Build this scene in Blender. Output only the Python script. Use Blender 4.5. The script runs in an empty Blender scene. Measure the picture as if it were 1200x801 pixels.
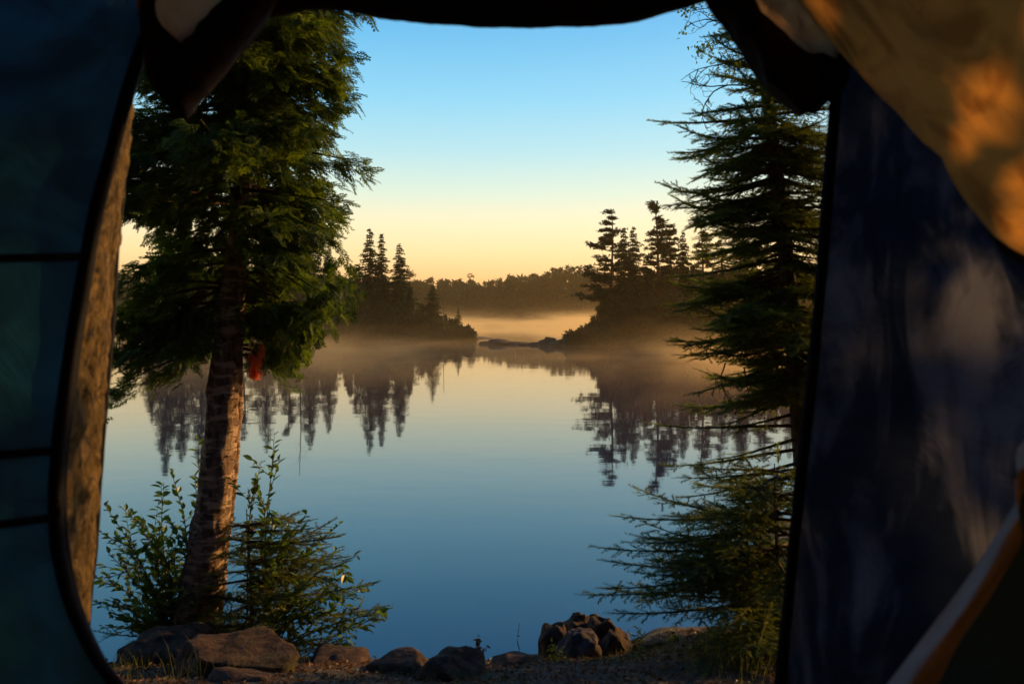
import bpy, math, random
import numpy as np
from mathutils import Vector, noise as mn

# ------------------------------------------------------------------ scene basics
sc = bpy.context.scene
COL = sc.collection
R = math.radians
F_PX, CX, HY, CZ = 933.0, 600.0, 368.0, 2.4        # focal length in photo pixels, centre column, horizon row, eye height
SUN_AZ, SUN_EL = 56.0, 14.0

def P(px, py, Y):
    return np.array([(px - CX) / F_PX * Y, Y, CZ - (py - HY) / F_PX * Y])

def srgb(r, g, b):
    f = lambda c: (c / 255 / 12.92) if c / 255 <= 0.04045 else ((c / 255 + 0.055) / 1.055) ** 2.4
    return (f(r), f(g), f(b), 1.0)

# ------------------------------------------------------------------ object helpers
def tag(o, label=None, cat=None, group=None, kind=None):
    if label: o['label'] = label
    if cat: o['category'] = cat
    if group: o['group'] = group
    if kind: o['kind'] = kind
    return o

def empty(name, loc, rz=0.0):
    o = bpy.data.objects.new(name, None); COL.objects.link(o)
    o.location = loc; o.rotation_euler = (0, 0, rz); o.empty_display_size = 0.2
    return o

def copy_tree(o):
    c = o.copy(); COL.objects.link(c)
    for k in ('label', 'group', 'category'):
        pass
    for ch in [x for x in bpy.data.objects if x.parent is o]:
        d = ch.copy(); COL.objects.link(d); d.parent = c
        for g in [x for x in bpy.data.objects if x.parent is ch]:
            e = g.copy(); COL.objects.link(e); e.parent = d
    return c

class Geo:
    """collects vertices and faces of ONE mesh"""
    def __init__(s): s.V = []; s.F = []; s.n = 0
    def add(s, V, F, mat=0):
        V = np.asarray(V, float).reshape(-1, 3); F = np.asarray(F, int)
        if len(V) == 0 or len(F) == 0: return
        s.V.append(V); s.F.append((F + s.n, mat)); s.n += len(V)
    def build(s, name, mats, parent=None, smooth=False, loc=(0, 0, 0)):
        if not isinstance(mats, (list, tuple)): mats = [mats]
        V = np.concatenate(s.V); V = V - np.array(loc)
        me = bpy.data.meshes.new(name)
        nl = sum(f.size for f, m in s.F); nf = sum(len(f) for f, m in s.F)
        me.vertices.add(len(V)); me.vertices.foreach_set('co', V.astype(np.float32).ravel())
        me.loops.add(nl); me.loops.foreach_set('vertex_index', np.concatenate([f.ravel() for f, m in s.F]).astype(np.int32))
        me.polygons.add(nf)
        tot = np.concatenate([np.full(len(f), f.shape[1]) for f, m in s.F])
        st = np.concatenate([[0], np.cumsum(tot)[:-1]])
        me.polygons.foreach_set('loop_start', st.astype(np.int32))
        me.polygons.foreach_set('material_index', np.concatenate([np.full(len(f), m) for f, m in s.F]).astype(np.int32))
        me.polygons.foreach_set('use_smooth', np.full(nf, smooth))
        for m in mats: me.materials.append(m)
        me.update(calc_edges=True); me.validate()
        o = bpy.data.objects.new(name, me); COL.objects.link(o)
        if parent is not None: o.parent = parent
        elif tuple(loc) != (0, 0, 0): o.location = loc
        return o

def unit(v):
    v = np.asarray(v, float); return v / (np.linalg.norm(v, axis=-1, keepdims=True) + 1e-12)

def frames(D, U):
    """k x 3 x 3 matrices whose columns are side, along, up"""
    D = unit(D); X = unit(np.cross(D, U)); Z = np.cross(X, D)
    return np.stack([X, D, Z], axis=-1)

def scatter(g, tV, tF, M, T, mat=0):
    M = np.asarray(M); T = np.asarray(T)
    V = np.einsum('kij,nj->kni', M, tV) + T[:, None, :]
    F = tF[None] + (np.arange(len(T)) * len(tV))[:, None, None]
    g.add(V.reshape(-1, 3), F.reshape(-1, tF.shape[1]), mat)

def tube(g, pts, rad, n=8, mat=0, rough=0.0, seed=0.0, cap=True, squash=None):
    pts = np.asarray(pts, float); rad = np.broadcast_to(np.asarray(rad, float), (len(pts),))
    T = unit(np.gradient(pts, axis=0))
    ref = np.array([0, 0, 1.0]) if abs(T[0][2]) < 0.8 else np.array([0, 1.0, 0])
    X = unit(np.cross(T, ref)); Yv = np.cross(X, T)
    a = np.linspace(0, 2 * np.pi, n, endpoint=False)
    V = pts[:, None] + rad[:, None, None] * (np.cos(a)[None, :, None] * X[:, None] + np.sin(a)[None, :, None] * Yv[:, None])
    if rough > 0:
        C = pts[:, None]; d = V - C
        for i in range(V.shape[0]):
            for j in range(n):
                p = V[i, j]
                k = 1 + rough * (mn.noise((p[0] * 22 + seed, p[1] * 22, p[2] * 9)) + 0.6 * mn.noise((p[0] * 60 + seed, p[1] * 60, p[2] * 30)))
                V[i, j] = pts[i] + d[i, j] * k
    m = len(pts); i = np.arange(m - 1)[:, None]; j = np.arange(n)[None]
    F = np.stack([i * n + j, i * n + (j + 1) % n, (i + 1) * n + (j + 1) % n, (i + 1) * n + j], -1).reshape(-1, 4)
    g.add(V.reshape(-1, 3), F, mat)

def resample(pts, n):
    pts = np.asarray(pts, float)
    # Catmull-Rom through the points, then even arc length
    q = np.vstack([2 * pts[0] - pts[1], pts, 2 * pts[-1] - pts[-2]])
    out = []
    for i in range(1, len(q) - 2):
        t = np.linspace(0, 1, 12, endpoint=False)[:, None]
        a, b, c, d = q[i - 1], q[i], q[i + 1], q[i + 2]
        out.append(0.5 * ((2 * b) + (-a + c) * t + (2 * a - 5 * b + 4 * c - d) * t ** 2 + (-a + 3 * b - 3 * c + d) * t ** 3))
    out = np.vstack(out + [pts[-1:]])
    L = np.concatenate([[0], np.cumsum(np.linalg.norm(np.diff(out, axis=0), axis=1))])
    s = np.linspace(0, L[-1], n)
    return np.stack([np.interp(s, L, out[:, k]) for k in range(3)], -1)

def sheet(g, curves, nu=60, nv=40, amp=0.0, scale=4.0, seed=0.0, stretch=(1, 1, 1), mat=0, pin=True):
    """a cloth surface through a list of 3-D curves, with wrinkles along its normal"""
    C = np.stack([resample(c, nu) for c in curves])            # k, nu, 3
    G = np.stack([resample(C[:, i], nv) if len(curves) > 2 else
                  C[0, i] + (C[1, i] - C[0, i]) * np.linspace(0, 1, nv)[:, None] for i in range(nu)])   # nu, nv, 3
    if amp > 0:
        du = np.gradient(G, axis=0); dv = np.gradient(G, axis=1); N = unit(np.cross(du, dv))
        for i in range(nu):
            for j in range(nv):
                p = G[i, j] * scale * np.array(stretch)
                w = 1 - abs(mn.noise((p[0] + seed, p[1], p[2]))) * 2.2
                w2 = mn.noise((p[0] * 2.3 + seed + 9, p[1] * 2.3, p[2] * 2.3))
                w3 = 1 - abs(mn.noise((p[0] * 1.4 - seed, p[1] * 1.4 + 5, p[2] * 1.4 + p[0]))) * 2.6
                e = 1.0
                if pin:
                    v = j / (nv - 1); u = i / (nu - 1)
                    e = min(1, v * 8, (1 - v) * 8, u * 12, (1 - u) * 12)
                G[i, j] += N[i, j] * amp * e * (w * 0.6 + w2 * 0.5 + w3 * 0.35)
    i = np.arange(nu - 1)[:, None]; j = np.arange(nv - 1)[None]
    F = np.stack([i * nv + j, (i + 1) * nv + j, (i + 1) * nv + j + 1, i * nv + j + 1], -1).reshape(-1, 4)
    g.add(G.reshape(-1, 3), F, mat)
    return G

# ------------------------------------------------------------------ materials
def newmat(name):
    m = bpy.data.materials.new(name); m.use_nodes = True
    nt = m.node_tree; nt.nodes.clear()
    out = nt.nodes.new('ShaderNodeOutputMaterial')
    return m, nt, out
def N(nt, t, **kw):
    n = nt.nodes.new(t)
    for k, v in kw.items():
        if k.startswith('i_'): n.inputs[k[2:].replace('_', ' ')].default_value = v
        else: setattr(n, k, v)
    return n
def noise_node(nt, scale, detail=4, rough=0.55, vec=None, dist=0.0):
    n = N(nt, 'ShaderNodeTexNoise'); n.inputs['Scale'].default_value = scale
    n.inputs['Detail'].default_value = detail; n.inputs['Roughness'].default_value = rough; n.inputs['Distortion'].default_value = dist
    if vec is not None: nt.links.new(vec, n.inputs['Vector'])
    return n
def ramp(nt, fac, stops, interp='LINEAR'):
    r = N(nt, 'ShaderNodeValToRGB'); r.color_ramp.interpolation = interp
    el = r.color_ramp.elements
    while len(el) > 1: el.remove(el[-1])
    el[0].position, el[0].color = stops[0]
    for p, c in stops[1:]:
        e = el.new(p); e.color = c
    nt.links.new(fac, r.inputs['Fac']); return r
def scaled(nt, s):
    tc = N(nt, 'ShaderNodeTexCoord'); mp = N(nt, 'ShaderNodeMapping'); mp.inputs['Scale'].default_value = s
    nt.links.new(tc.outputs['Object'], mp.inputs['Vector']); return mp.outputs['Vector']

def leaf_mat(name, dark, light, trans=0.35, nscale=6.0, rough=0.55, tcol=None, spec=0.25, object_tone=False):
    m, nt, out = newmat(name)
    tc = N(nt, 'ShaderNodeTexCoord')
    n1 = noise_node(nt, nscale, 5, 0.65, tc.outputs['Object'])
    geo = N(nt, 'ShaderNodeNewGeometry')
    add = N(nt, 'ShaderNodeMath', operation='MULTIPLY_ADD'); add.inputs[1].default_value = 0.25; add.inputs[2].default_value = -0.12
    nt.links.new(geo.outputs['Random Per Island'], add.inputs[0])
    s = N(nt, 'ShaderNodeMath', operation='ADD'); nt.links.new(add.outputs[0], s.inputs[0]); nt.links.new(n1.outputs['Fac'], s.inputs[1])
    r = ramp(nt, s.outputs[0], [(0.3, dark), (0.68, light)])
    b = N(nt, 'ShaderNodeBsdfPrincipled'); nt.links.new(r.outputs['Color'], b.inputs['Base Color'])
    b.inputs['Roughness'].default_value = rough; b.inputs['Specular IOR Level'].default_value = spec
    t = N(nt, 'ShaderNodeBsdfTranslucent')
    mul = N(nt, 'ShaderNodeMix', data_type='RGBA', blend_type='MULTIPLY'); mul.inputs['Factor'].default_value = 1
    nt.links.new(r.outputs['Color'], mul.inputs['A']); mul.inputs['B'].default_value = tcol or (1.6, 1.5, 0.7, 1)
    nt.links.new(mul.outputs['Result'], t.inputs['Color'])
    mx = N(nt, 'ShaderNodeMixShader'); mx.inputs[0].default_value = trans
    nt.links.new(b.outputs[0], mx.inputs[1]); nt.links.new(t.outputs[0], mx.inputs[2]); nt.links.new(mx.outputs[0], out.inputs[0])
    return m

def bark_mat(name, dark, light, zs=0.35, scale=30, bump=0.6, peel=None):
    m, nt, out = newmat(name)
    v = scaled(nt, (1, 1, zs))
    n1 = noise_node(nt, scale, 8, 0.7, v, 0.6)
    r = ramp(nt, n1.outputs['Fac'], [(0.35, dark), (0.62, light)])
    col = r.outputs['Color']
    v2 = scaled(nt, (1, 1, 3.2)); n2 = noise_node(nt, 9, 6, 0.65, v2, 0.3)
    if peel:
        mk = ramp(nt, n2.outputs['Fac'], [(0.5, (0, 0, 0, 1)), (0.58, (1, 1, 1, 1))])
        mx = N(nt, 'ShaderNodeMix', data_type='RGBA'); nt.links.new(mk.outputs['Color'], mx.inputs['Factor'])
        nt.links.new(col, mx.inputs['A']); mx.inputs['B'].default_value = peel; col = mx.outputs['Result']
    b = N(nt, 'ShaderNodeBsdfPrincipled'); nt.links.new(col, b.inputs['Base Color']); b.inputs['Roughness'].default_value = 0.85
    b.inputs['Specular IOR Level'].default_value = 0.2
    bp = N(nt, 'ShaderNodeBump'); bp.inputs['Strength'].default_value = bump; bp.inputs['Distance'].default_value = 0.012
    ad = N(nt, 'ShaderNodeMath', operation='ADD'); nt.links.new(n1.outputs['Fac'], ad.inputs[0]); nt.links.new(n2.outputs['Fac'], ad.inputs[1])
    nt.links.new(ad.outputs[0], bp.inputs['Height']); nt.links.new(bp.outputs[0], b.inputs['Normal']); nt.links.new(b.outputs[0], out.inputs[0])
    return m

def fabric_mat(name, col, col2, trans, tcol=None, bump=0.35, wr=7.0, rough=0.75):
    m, nt, out = newmat(name)
    v = scaled(nt, (1, 1, 1))
    n1 = noise_node(nt, 3.0, 5, 0.6, v, 0.5)
    r = ramp(nt, n1.outputs['Fac'], [(0.35, col), (0.65, col2)])
    weave = noise_node(nt, 420, 2, 0.5, v)
    cr = noise_node(nt, wr, 7, 0.62, v, 1.6)
    b = N(nt, 'ShaderNodeBsdfPrincipled'); nt.links.new(r.outputs['Color'], b.inputs['Base Color'])
    b.inputs['Roughness'].default_value = rough; b.inputs['Specular IOR Level'].default_value = 0.12
    bp = N(nt, 'ShaderNodeBump'); bp.inputs['Strength'].default_value = bump; bp.inputs['Distance'].default_value = 0.02
    nt.links.new(cr.outputs['Fac'], bp.inputs['Height'])
    bp2 = N(nt, 'ShaderNodeBump'); bp2.inputs['Strength'].default_value = 0.12; bp2.inputs['Distance'].default_value = 0.001
    nt.links.new(weave.outputs['Fac'], bp2.inputs['Height']); nt.links.new(bp.outputs[0], bp2.inputs['Normal'])
    nt.links.new(bp2.outputs[0], b.inputs['Normal'])
    if trans > 0:
        t = N(nt, 'ShaderNodeBsdfTranslucent'); t.inputs['Color'].default_value = tcol or col2
        nt.links.new(bp.outputs[0], t.inputs['Normal'])
        mx = N(nt, 'ShaderNodeMixShader'); mx.inputs[0].default_value = trans
        nt.links.new(b.outputs[0], mx.inputs[1]); nt.links.new(t.outputs[0], mx.inputs[2]); nt.links.new(mx.outputs[0], out.inputs[0])
    else: nt.links.new(b.outputs[0], out.inputs[0])
    return m

def rock_mat(name, dark, light, moss=None):
    m, nt, out = newmat(name)
    v = scaled(nt, (1, 1, 1))
    n1 = noise_node(nt, 9, 9, 0.68, v, 0.3); n3 = noise_node(nt, 60, 5, 0.7, v)
    r = ramp(nt, n1.outputs['Fac'], [(0.32, dark), (0.66, light)])
    col = r.outputs['Color']
    if moss:
        n2 = noise_node(nt, 5, 6, 0.7, v); mk = ramp(nt, n2.outputs['Fac'], [(0.5, (0, 0, 0, 1)), (0.62, (1, 1, 1, 1))])
        mx = N(nt, 'ShaderNodeMix', data_type='RGBA'); nt.links.new(mk.outputs['Color'], mx.inputs['Factor'])
        nt.links.new(col, mx.inputs['A']); mx.inputs['B'].default_value = moss; col = mx.outputs['Result']
    b = N(nt, 'ShaderNodeBsdfPrincipled'); nt.links.new(col, b.inputs['Base Color']); b.inputs['Roughness'].default_value = 0.9
    b.inputs['Specular IOR Level'].default_value = 0.2
    bp = N(nt, 'ShaderNodeBump'); bp.inputs['Strength'].default_value = 1.0; bp.inputs['Distance'].default_value = 0.035
    ad = N(nt, 'ShaderNodeMath', operation='MULTIPLY_ADD'); ad.inputs[1].default_value = 0.35
    nt.links.new(n3.outputs['Fac'], ad.inputs[0]); nt.links.new(n1.outputs['Fac'], ad.inputs[2])
    nt.links.new(ad.outputs[0], bp.inputs['Height']); nt.links.new(bp.outputs[0], b.inputs['Normal']); nt.links.new(b.outputs[0], out.inputs[0])
    return m

M = {}
M['cedar'] = leaf_mat('cedar_foliage', (0.03, 0.065, 0.01, 1), (0.16, 0.24, 0.035, 1), 0.45, 5, tcol=(1.7, 1.5, 0.5, 1))
M['dead'] = leaf_mat('dead_foliage', (0.6, 0.1, 0.025, 1), (0.85, 0.22, 0.05, 1), 0.5, 30, tcol=(1.3, 0.9, 0.6, 1))
M['needle'] = leaf_mat('spruce_needles', (0.04, 0.075, 0.018, 1), (0.16, 0.2, 0.035, 1), 0.55, 4, tcol=(1.6, 1.4, 0.5, 1))
M['fir'] = leaf_mat('fir_needles', (0.08, 0.11, 0.02, 1), (0.22, 0.24, 0.04, 1), 0.5, 6, tcol=(1.6, 1.4, 0.5, 1))
M['shrub'] = leaf_mat('shrub_leaves', (0.035, 0.08, 0.014, 1), (0.14, 0.21, 0.03, 1), 0.45, 9, rough=0.38, tcol=(1.6, 1.6, 0.5, 1), spec=0.45)
M['yellowleaf'] = leaf_mat('sprout_leaves', (0.14, 0.16, 0.02, 1), (0.3, 0.3, 0.04, 1), 0.45, 20)
M['redleaf'] = leaf_mat('red_sprout_leaves', (0.06, 0.02, 0.012, 1), (0.16, 0.05, 0.02, 1), 0.4, 20)
M['grass'] = leaf_mat('grass_blades', (0.05, 0.07, 0.012, 1), (0.15, 0.15, 0.03, 1), 0.4, 8)
M['farfoliage'] = leaf_mat('island_foliage', (0.014, 0.026, 0.012, 1), (0.05, 0.07, 0.02, 1), 0.2, 0.5, rough=0.8, spec=0.1)
M['farwood'] = leaf_mat('distant_foliage', (0.02, 0.032, 0.016, 1), (0.05, 0.06, 0.02, 1), 0.15, 0.08, rough=0.9, spec=0.05)
M['barkmain'] = bark_mat('cedar_bark', (0.03, 0.016, 0.009, 1), (0.3, 0.18, 0.1, 1), 0.5, 26, 1.0, (0.5, 0.33, 0.19, 1))
M['bark'] = bark_mat('spruce_bark', (0.04, 0.028, 0.02, 1), (0.14, 0.1, 0.07, 1))
M['twig'] = bark_mat('twig_bark', (0.05, 0.03, 0.018, 1), (0.15, 0.09, 0.05, 1), 1, 60, 0.2)
M['redbark'] = bark_mat('pine_bark', (0.08, 0.035, 0.02, 1), (0.26, 0.11, 0.05, 1), 0.5, 3, 0.3)
M['rock'] = rock_mat('shore_rock', (0.012, 0.007, 0.005, 1), (0.16, 0.09, 0.045, 1), (0.06, 0.05, 0.016, 1))
M['rockgrey'] = rock_mat('grey_rock', (0.02, 0.015, 0.012, 1), (0.16, 0.115, 0.085, 1))
M['teal'] = fabric_mat('teal_tent_fabric', (0.03, 0.09, 0.1, 1), (0.035, 0.1, 0.11, 1), 0.22, (0.01, 0.075, 0.13, 1), 0.5, 3.2)
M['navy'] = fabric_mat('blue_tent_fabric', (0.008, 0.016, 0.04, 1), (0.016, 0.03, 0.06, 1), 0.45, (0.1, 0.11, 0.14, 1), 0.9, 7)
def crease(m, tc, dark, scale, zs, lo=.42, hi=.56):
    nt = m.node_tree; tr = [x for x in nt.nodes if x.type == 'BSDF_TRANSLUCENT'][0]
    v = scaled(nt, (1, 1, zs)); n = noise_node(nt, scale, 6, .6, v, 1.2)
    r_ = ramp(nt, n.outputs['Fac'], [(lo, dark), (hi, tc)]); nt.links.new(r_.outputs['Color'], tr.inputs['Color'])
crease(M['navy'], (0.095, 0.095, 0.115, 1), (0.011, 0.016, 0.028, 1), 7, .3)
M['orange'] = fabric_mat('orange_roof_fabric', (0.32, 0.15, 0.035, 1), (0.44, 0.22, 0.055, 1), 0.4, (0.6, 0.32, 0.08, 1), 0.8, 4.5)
ORG = True
M['brown'] = fabric_mat('brown_flap_fabric', (0.01, 0.006, 0.005, 1), (0.02, 0.011, 0.008, 1), 0.12, (0.06, 0.02, 0.008, 1), 0.6, 9, 1.0)
M['beige'] = fabric_mat('beige_lining_fabric', (0.45, 0.3, 0.16, 1), (0.6, 0.42, 0.24, 1), 0.45, (0.6, 0.36, 0.16, 1), 0.5, 12)
M['gold'] = fabric_mat('tan_vestibule_fabric', (0.12, 0.07, 0.025, 1), (0.3, 0.19, 0.065, 1), 0.2, (0.25, 0.14, 0.045, 1), 1.0, 14)
M['black'] = fabric_mat('black_webbing', (0.006, 0.006, 0.007, 1), (0.012, 0.012, 0.013, 1), 0.0, None, 0.2, 30, 0.8)
M['gold'] = None
M['palegrey'] = fabric_mat('pale_binding', (0.2, 0.22, 0.21, 1), (0.28, 0.29, 0.27, 1), 0.0, (0.3, 0.3, 0.28, 1), 0.3, 8)

M['khaki'] = fabric_mat('khaki_sleeve', (0.1, 0.06, 0.02, 1), (0.14, 0.085, 0.03, 1), 0.1, (0.15, 0.08, 0.02, 1), 0.3, 9)
def painted_dapples(name):  # sun dapples and shaded folds painted into the cloth colour as noise
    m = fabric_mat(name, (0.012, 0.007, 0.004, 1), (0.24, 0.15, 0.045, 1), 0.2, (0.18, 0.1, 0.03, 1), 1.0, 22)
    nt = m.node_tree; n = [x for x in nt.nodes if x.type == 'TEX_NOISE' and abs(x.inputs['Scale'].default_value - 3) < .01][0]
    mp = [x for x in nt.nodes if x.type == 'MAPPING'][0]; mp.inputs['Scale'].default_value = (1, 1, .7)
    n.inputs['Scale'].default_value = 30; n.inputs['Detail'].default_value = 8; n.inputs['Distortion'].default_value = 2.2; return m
M['gold'] = painted_dapples('dapple_painted_vestibule')
def ground_mat():
    m, nt, out = newmat('forest_floor')
    v = scaled(nt, (1, 1, 1))
    n1 = noise_node(nt, 2.2, 8, 0.7, v); n2 = noise_node(nt, 45, 8, 0.75, v, 0.8)
    r1 = ramp(nt, n2.outputs['Fac'], [(0.3, (0.02, 0.012, 0.008, 1)), (0.55, (0.075, 0.042, 0.022, 1)), (0.72, (0.18, 0.1, 0.045, 1))])
    mk = ramp(nt, n1.outputs['Fac'], [(0.48, (0, 0, 0, 1)), (0.6, (1, 1, 1, 1))])
    mx = N(nt, 'ShaderNodeMix', data_type='RGBA'); nt.links.new(mk.outputs['Color'], mx.inputs['Factor'])
    nt.links.new(r1.outputs['Color'], mx.inputs['A']); mx.inputs['B'].default_value = (0.05, 0.055, 0.015, 1)
    b = N(nt, 'ShaderNodeBsdfPrincipled'); nt.links.new(mx.outputs['Result'], b.inputs['Base Color']); b.inputs['Roughness'].default_value = 0.95
    bp = N(nt, 'ShaderNodeBump'); bp.inputs['Strength'].default_value = 0.9; bp.inputs['Distance'].default_value = 0.02
    nt.links.new(n2.outputs['Fac'], bp.inputs['Height']); nt.links.new(bp.outputs[0], b.inputs['Normal']); nt.links.new(b.outputs[0], out.inputs[0])
    return m
M['ground'] = ground_mat()

def water_mat():
    m, nt, out = newmat('lake_water')
    v = scaled(nt, (0.55, 1.0, 1)); n1 = noise_node(nt, 1.3, 3, 0.5, v)
    v2 = scaled(nt, (0.25, 1.0, 1)); n2 = noise_node(nt, 0.35, 3, 0.5, v2)
    mask = ramp(nt, n2.outputs['Fac'], [(0.42, (0.35, 0.35, 0.35, 1)), (0.68, (1, 1, 1, 1))])
    h = N(nt, 'ShaderNodeMath', operation='MULTIPLY'); nt.links.new(n1.outputs['Fac'], h.inputs[0]); nt.links.new(mask.outputs['Color'], h.inputs[1])
    bp = N(nt, 'ShaderNodeBump'); bp.inputs['Strength'].default_value = 1.0; bp.inputs['Distance'].default_value = 0.0032
    nt.links.new(h.outputs[0], bp.inputs['Height'])
    d = N(nt, 'ShaderNodeBsdfDiffuse'); d.inputs['Color'].default_value = (0.001, 0.019, 0.05, 1)
    gl = N(nt, 'ShaderNodeBsdfGlossy'); gl.inputs['Roughness'].default_value = 0.03; gl.inputs['Color'].default_value = (0.97, 0.97, 0.97, 1)
    nt.links.new(bp.outputs[0], gl.inputs['Normal'])
    fr = N(nt, 'ShaderNodeFresnel'); fr.inputs['IOR'].default_value = 1.72; nt.links.new(bp.outputs[0], fr.inputs['Normal'])
    mx = N(nt, 'ShaderNodeMixShader'); nt.links.new(fr.outputs[0], mx.inputs[0])
    nt.links.new(d.outputs[0], mx.inputs[1]); nt.links.new(gl.outputs[0], mx.inputs[2]); nt.links.new(mx.outputs[0], out.inputs[0])
    return m
M['water'] = water_mat()

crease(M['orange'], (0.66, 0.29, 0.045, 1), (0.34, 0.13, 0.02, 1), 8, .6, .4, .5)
crease(M['teal'], (0.03, 0.16, 0.22, 1), (0.012, 0.06, 0.09, 1), 3, 1.6, .42, .6)
# ------------------------------------------------------------------ ground
GY = [-60, 1.9, 3.1, 3.7, 4.2, 4.6, 5.2, 6.2, 9, 16]
GZ = [1.35, 1.2, 0.93, 0.75, 0.575, 0.36, -0.05, -0.6, -1.6, -2.2]
GY2 = [-60, 1.9, 3.1, 4.2, 4.9, 5.3, 6.2, 9, 16]
GZ2 = [1.35, 1.2, 0.93, 0.66, 0.48, 0.1, -0.6, -1.6, -2.2]
GY3 = [-60, 1.9, 3.1, 4.2, 5.2, 7.0, 9.0, 11, 16]
GZ3 = [1.35, 1.2, 0.93, 0.66, 0.5, 0.42, 0.1, -0.8, -2.2]
def gz(x, y):
    a = np.interp(y, GY, GZ); b = np.interp(y, GY2, GZ2)
    t = min(1, max(0, (x - 0.35) / 0.6)); t = t * t * (3 - 2 * t)
    c = np.interp(y, GY3, GZ3); u = min(1, max(0, (x - 0.275 * y - 0.3 * mn.noise((y * 1.1, 0, 7))) / 0.35)); u = u * u * (3 - 2 * u)
    z = (a * (1 - t) + b * t) * (1 - u) + c * u
    if y > 5: z += 0.12 * mn.noise((x * .9, y * .9, 4))
    n = 0.03 * mn.noise((x * 1.7, y * 1.7, 3)) + 0.012 * mn.noise((x * 7, y * 7, 1))
    if y > 2.2: n += 0.006 * mn.noise((x * 30, y * 30, 1))
    return z + n
def axis(segs):
    out = []
    for a, b, s in segs: out += list(np.arange(a, b, s))
    return np.array(out + [segs[-1][1]])
def grid_mesh(name, xs, ys, zf, mat, smooth=True):
    V = np.array([[x, y, zf(x, y)] for y in ys for x in xs]); nx = len(xs); ny = len(ys)
    i = np.arange(ny - 1)[:, None]; j = np.arange(nx - 1)[None]
    F = np.stack([i * nx + j, i * nx + j + 1, (i + 1) * nx + j + 1, (i + 1) * nx + j], -1).reshape(-1, 4)
    g = Geo(); g.add(V, F); return g.build(name, mat, smooth=smooth)
tag(grid_mesh('ground', axis([(-300, -20, 20), (-20, -3, 0.8), (-3, 3.6, 0.045), (3.6, 10, 0.16), (10, 20, 0.8), (20, 300, 20)]),
              axis([(-60, 1.8, 3), (1.8, 5.2, 0.04), (5.2, 12, 0.12), (12, 16, 0.5)]), gz, M['ground']),
    'sloping brown forest floor of leaf litter and moss in front of the tent', 'ground', kind='structure')
def lakebed(x, y): return -2.4
tag(grid_mesh('lake_bed', [-1200, 1200], [15.9, 1500], lakebed, M['ground']), 'bed of the lake under the water', 'ground', kind='structure')
g = Geo(); g.add([(-1200, 4.4, 0), (1200, 4.4, 0), (1200, 1500, 0), (-1200, 1500, 0)], [[0, 1, 2, 3]])
tag(g.build('water', M['water']), 'still blue lake mirroring the dawn sky', 'water', kind='structure')

# islands and far shore
def mound(name, cx, cy, rx, ry, h, label, seed=0):
    def zf(x, y):
        d = math.hypot((x - cx) / rx, (y - cy) / ry)
        k = 1 - d ** 3 + 0.3 * mn.noise((x * 0.35 + seed, y * 0.35, 0))
        return max(-1.5, h * k + 0.15 * mn.noise((x * 1.6, y * 1.6, seed)))
    o = grid_mesh(name, np.linspace(cx - rx * 1.3, cx + rx * 1.3, 90), np.linspace(cy - ry * 1.5, cy + ry * 1.5, 50), zf, M['ground'])
    return tag(o, label, 'island', kind='structure')
mound('island', -18.0, 79, 15.8, 9, 0.7, 'low wooded point across the water on the left', 3)
mound('island', 16.5, 66, 12.0, 9, 0.7, 'low wooded point across the water on the right', 8)
def shore(x, y):
    e = 246 + 10 * mn.noise((x * 0.01, 0, 5)) + 0.0012 * min(abs(x), 220) ** 2 * -0.3
    d = y - e
    return max(-2, min(0.5 * d, 0.4 + 0.07 * min(d, 60)) + 1.2 * mn.noise((x * 0.02, y * 0.02, 0)) * min(1, max(0, d / 30)))
tag(grid_mesh('terrain', np.linspace(-900, 900, 150), axis([(215, 300, 5), (300, 1400, 60)]), shore, M['ground']),
    'gently rising far shore beneath the distant woods', 'shore', kind='structure')

# ------------------------------------------------------------------ rocks
def rock(name, c, dims, seed, mat, label, cat='rock', group=None, rz=0.0, sub=5, cuts=16, rough=0.1):
    import bmesh
    bm = bmesh.new(); bmesh.ops.create_icosphere(bm, subdivisions=sub, radius=1)
    rng = np.random.RandomState(seed)
    pl = unit(rng.normal(size=(cuts, 3))); pd = rng.uniform(0.62, 1.0, cuts)
    for v in bm.verts:
        p = np.array(v.co); p = p / (np.sum(np.abs(p) ** 3.6) ** (1 / 3.6)) * .9
        for n_, d_ in zip(pl, pd):
            k = p @ n_ - d_
            if k > 0: p = p - n_ * k * 0.94
        f = rough * mn.noise(tuple(p * 2.1 + seed)) * 1.4 + rough * 0.5 * mn.noise(tuple(p * 5.5 + seed)) + rough * 0.22 * mn.noise(tuple(p * 14 + seed)) + rough * 0.1 * mn.noise(tuple(p * 34 + seed))
        p = p * (1 + f)
        v.co = p
    co = np.array([v.co[:] for v in bm.verts]); lo = co.min(0); hi = co.max(0)
    for v in bm.verts: v.co = ((np.array(v.co) - lo) / (hi - lo) - .5) * np.array(dims)
    for f in bm.faces: f.smooth = True
    me = bpy.data.meshes.new(name); bm.to_mesh(me); bm.free(); me.materials.append(mat)
    o = bpy.data.objects.new(name, me); COL.objects.link(o); o.location = c; o.rotation_euler = (0, 0, rz)
    return tag(o, label, cat, group)
def rock_px(px0, px1, top, Y, depth, seed, mat, label, sink=0.35, **kw):
    w = (px1 - px0) / F_PX * Y; x = ((px0 + px1) / 2 - CX) / F_PX * Y; zt = CZ - (top - HY) / F_PX * Y
    zb = gz(x, Y) - 0.08; hh = max(0.14, (zt - zb) + .06)
    return rock('rock', (x, Y, zt - hh * 0.5), (w * 1.04, depth, hh), seed, mat, label, **kw)
rock_px(150, 266, 737, 4.05, 0.4, 11, M['rock'], 'brown rounded rock directly below the leaning trunk')
rock_px(210, 352, 747, 3.7, 0.42, 5, M['rock'], 'large brown block of rock with a squared right shoulder in front of the trunk', cuts=9)
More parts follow.
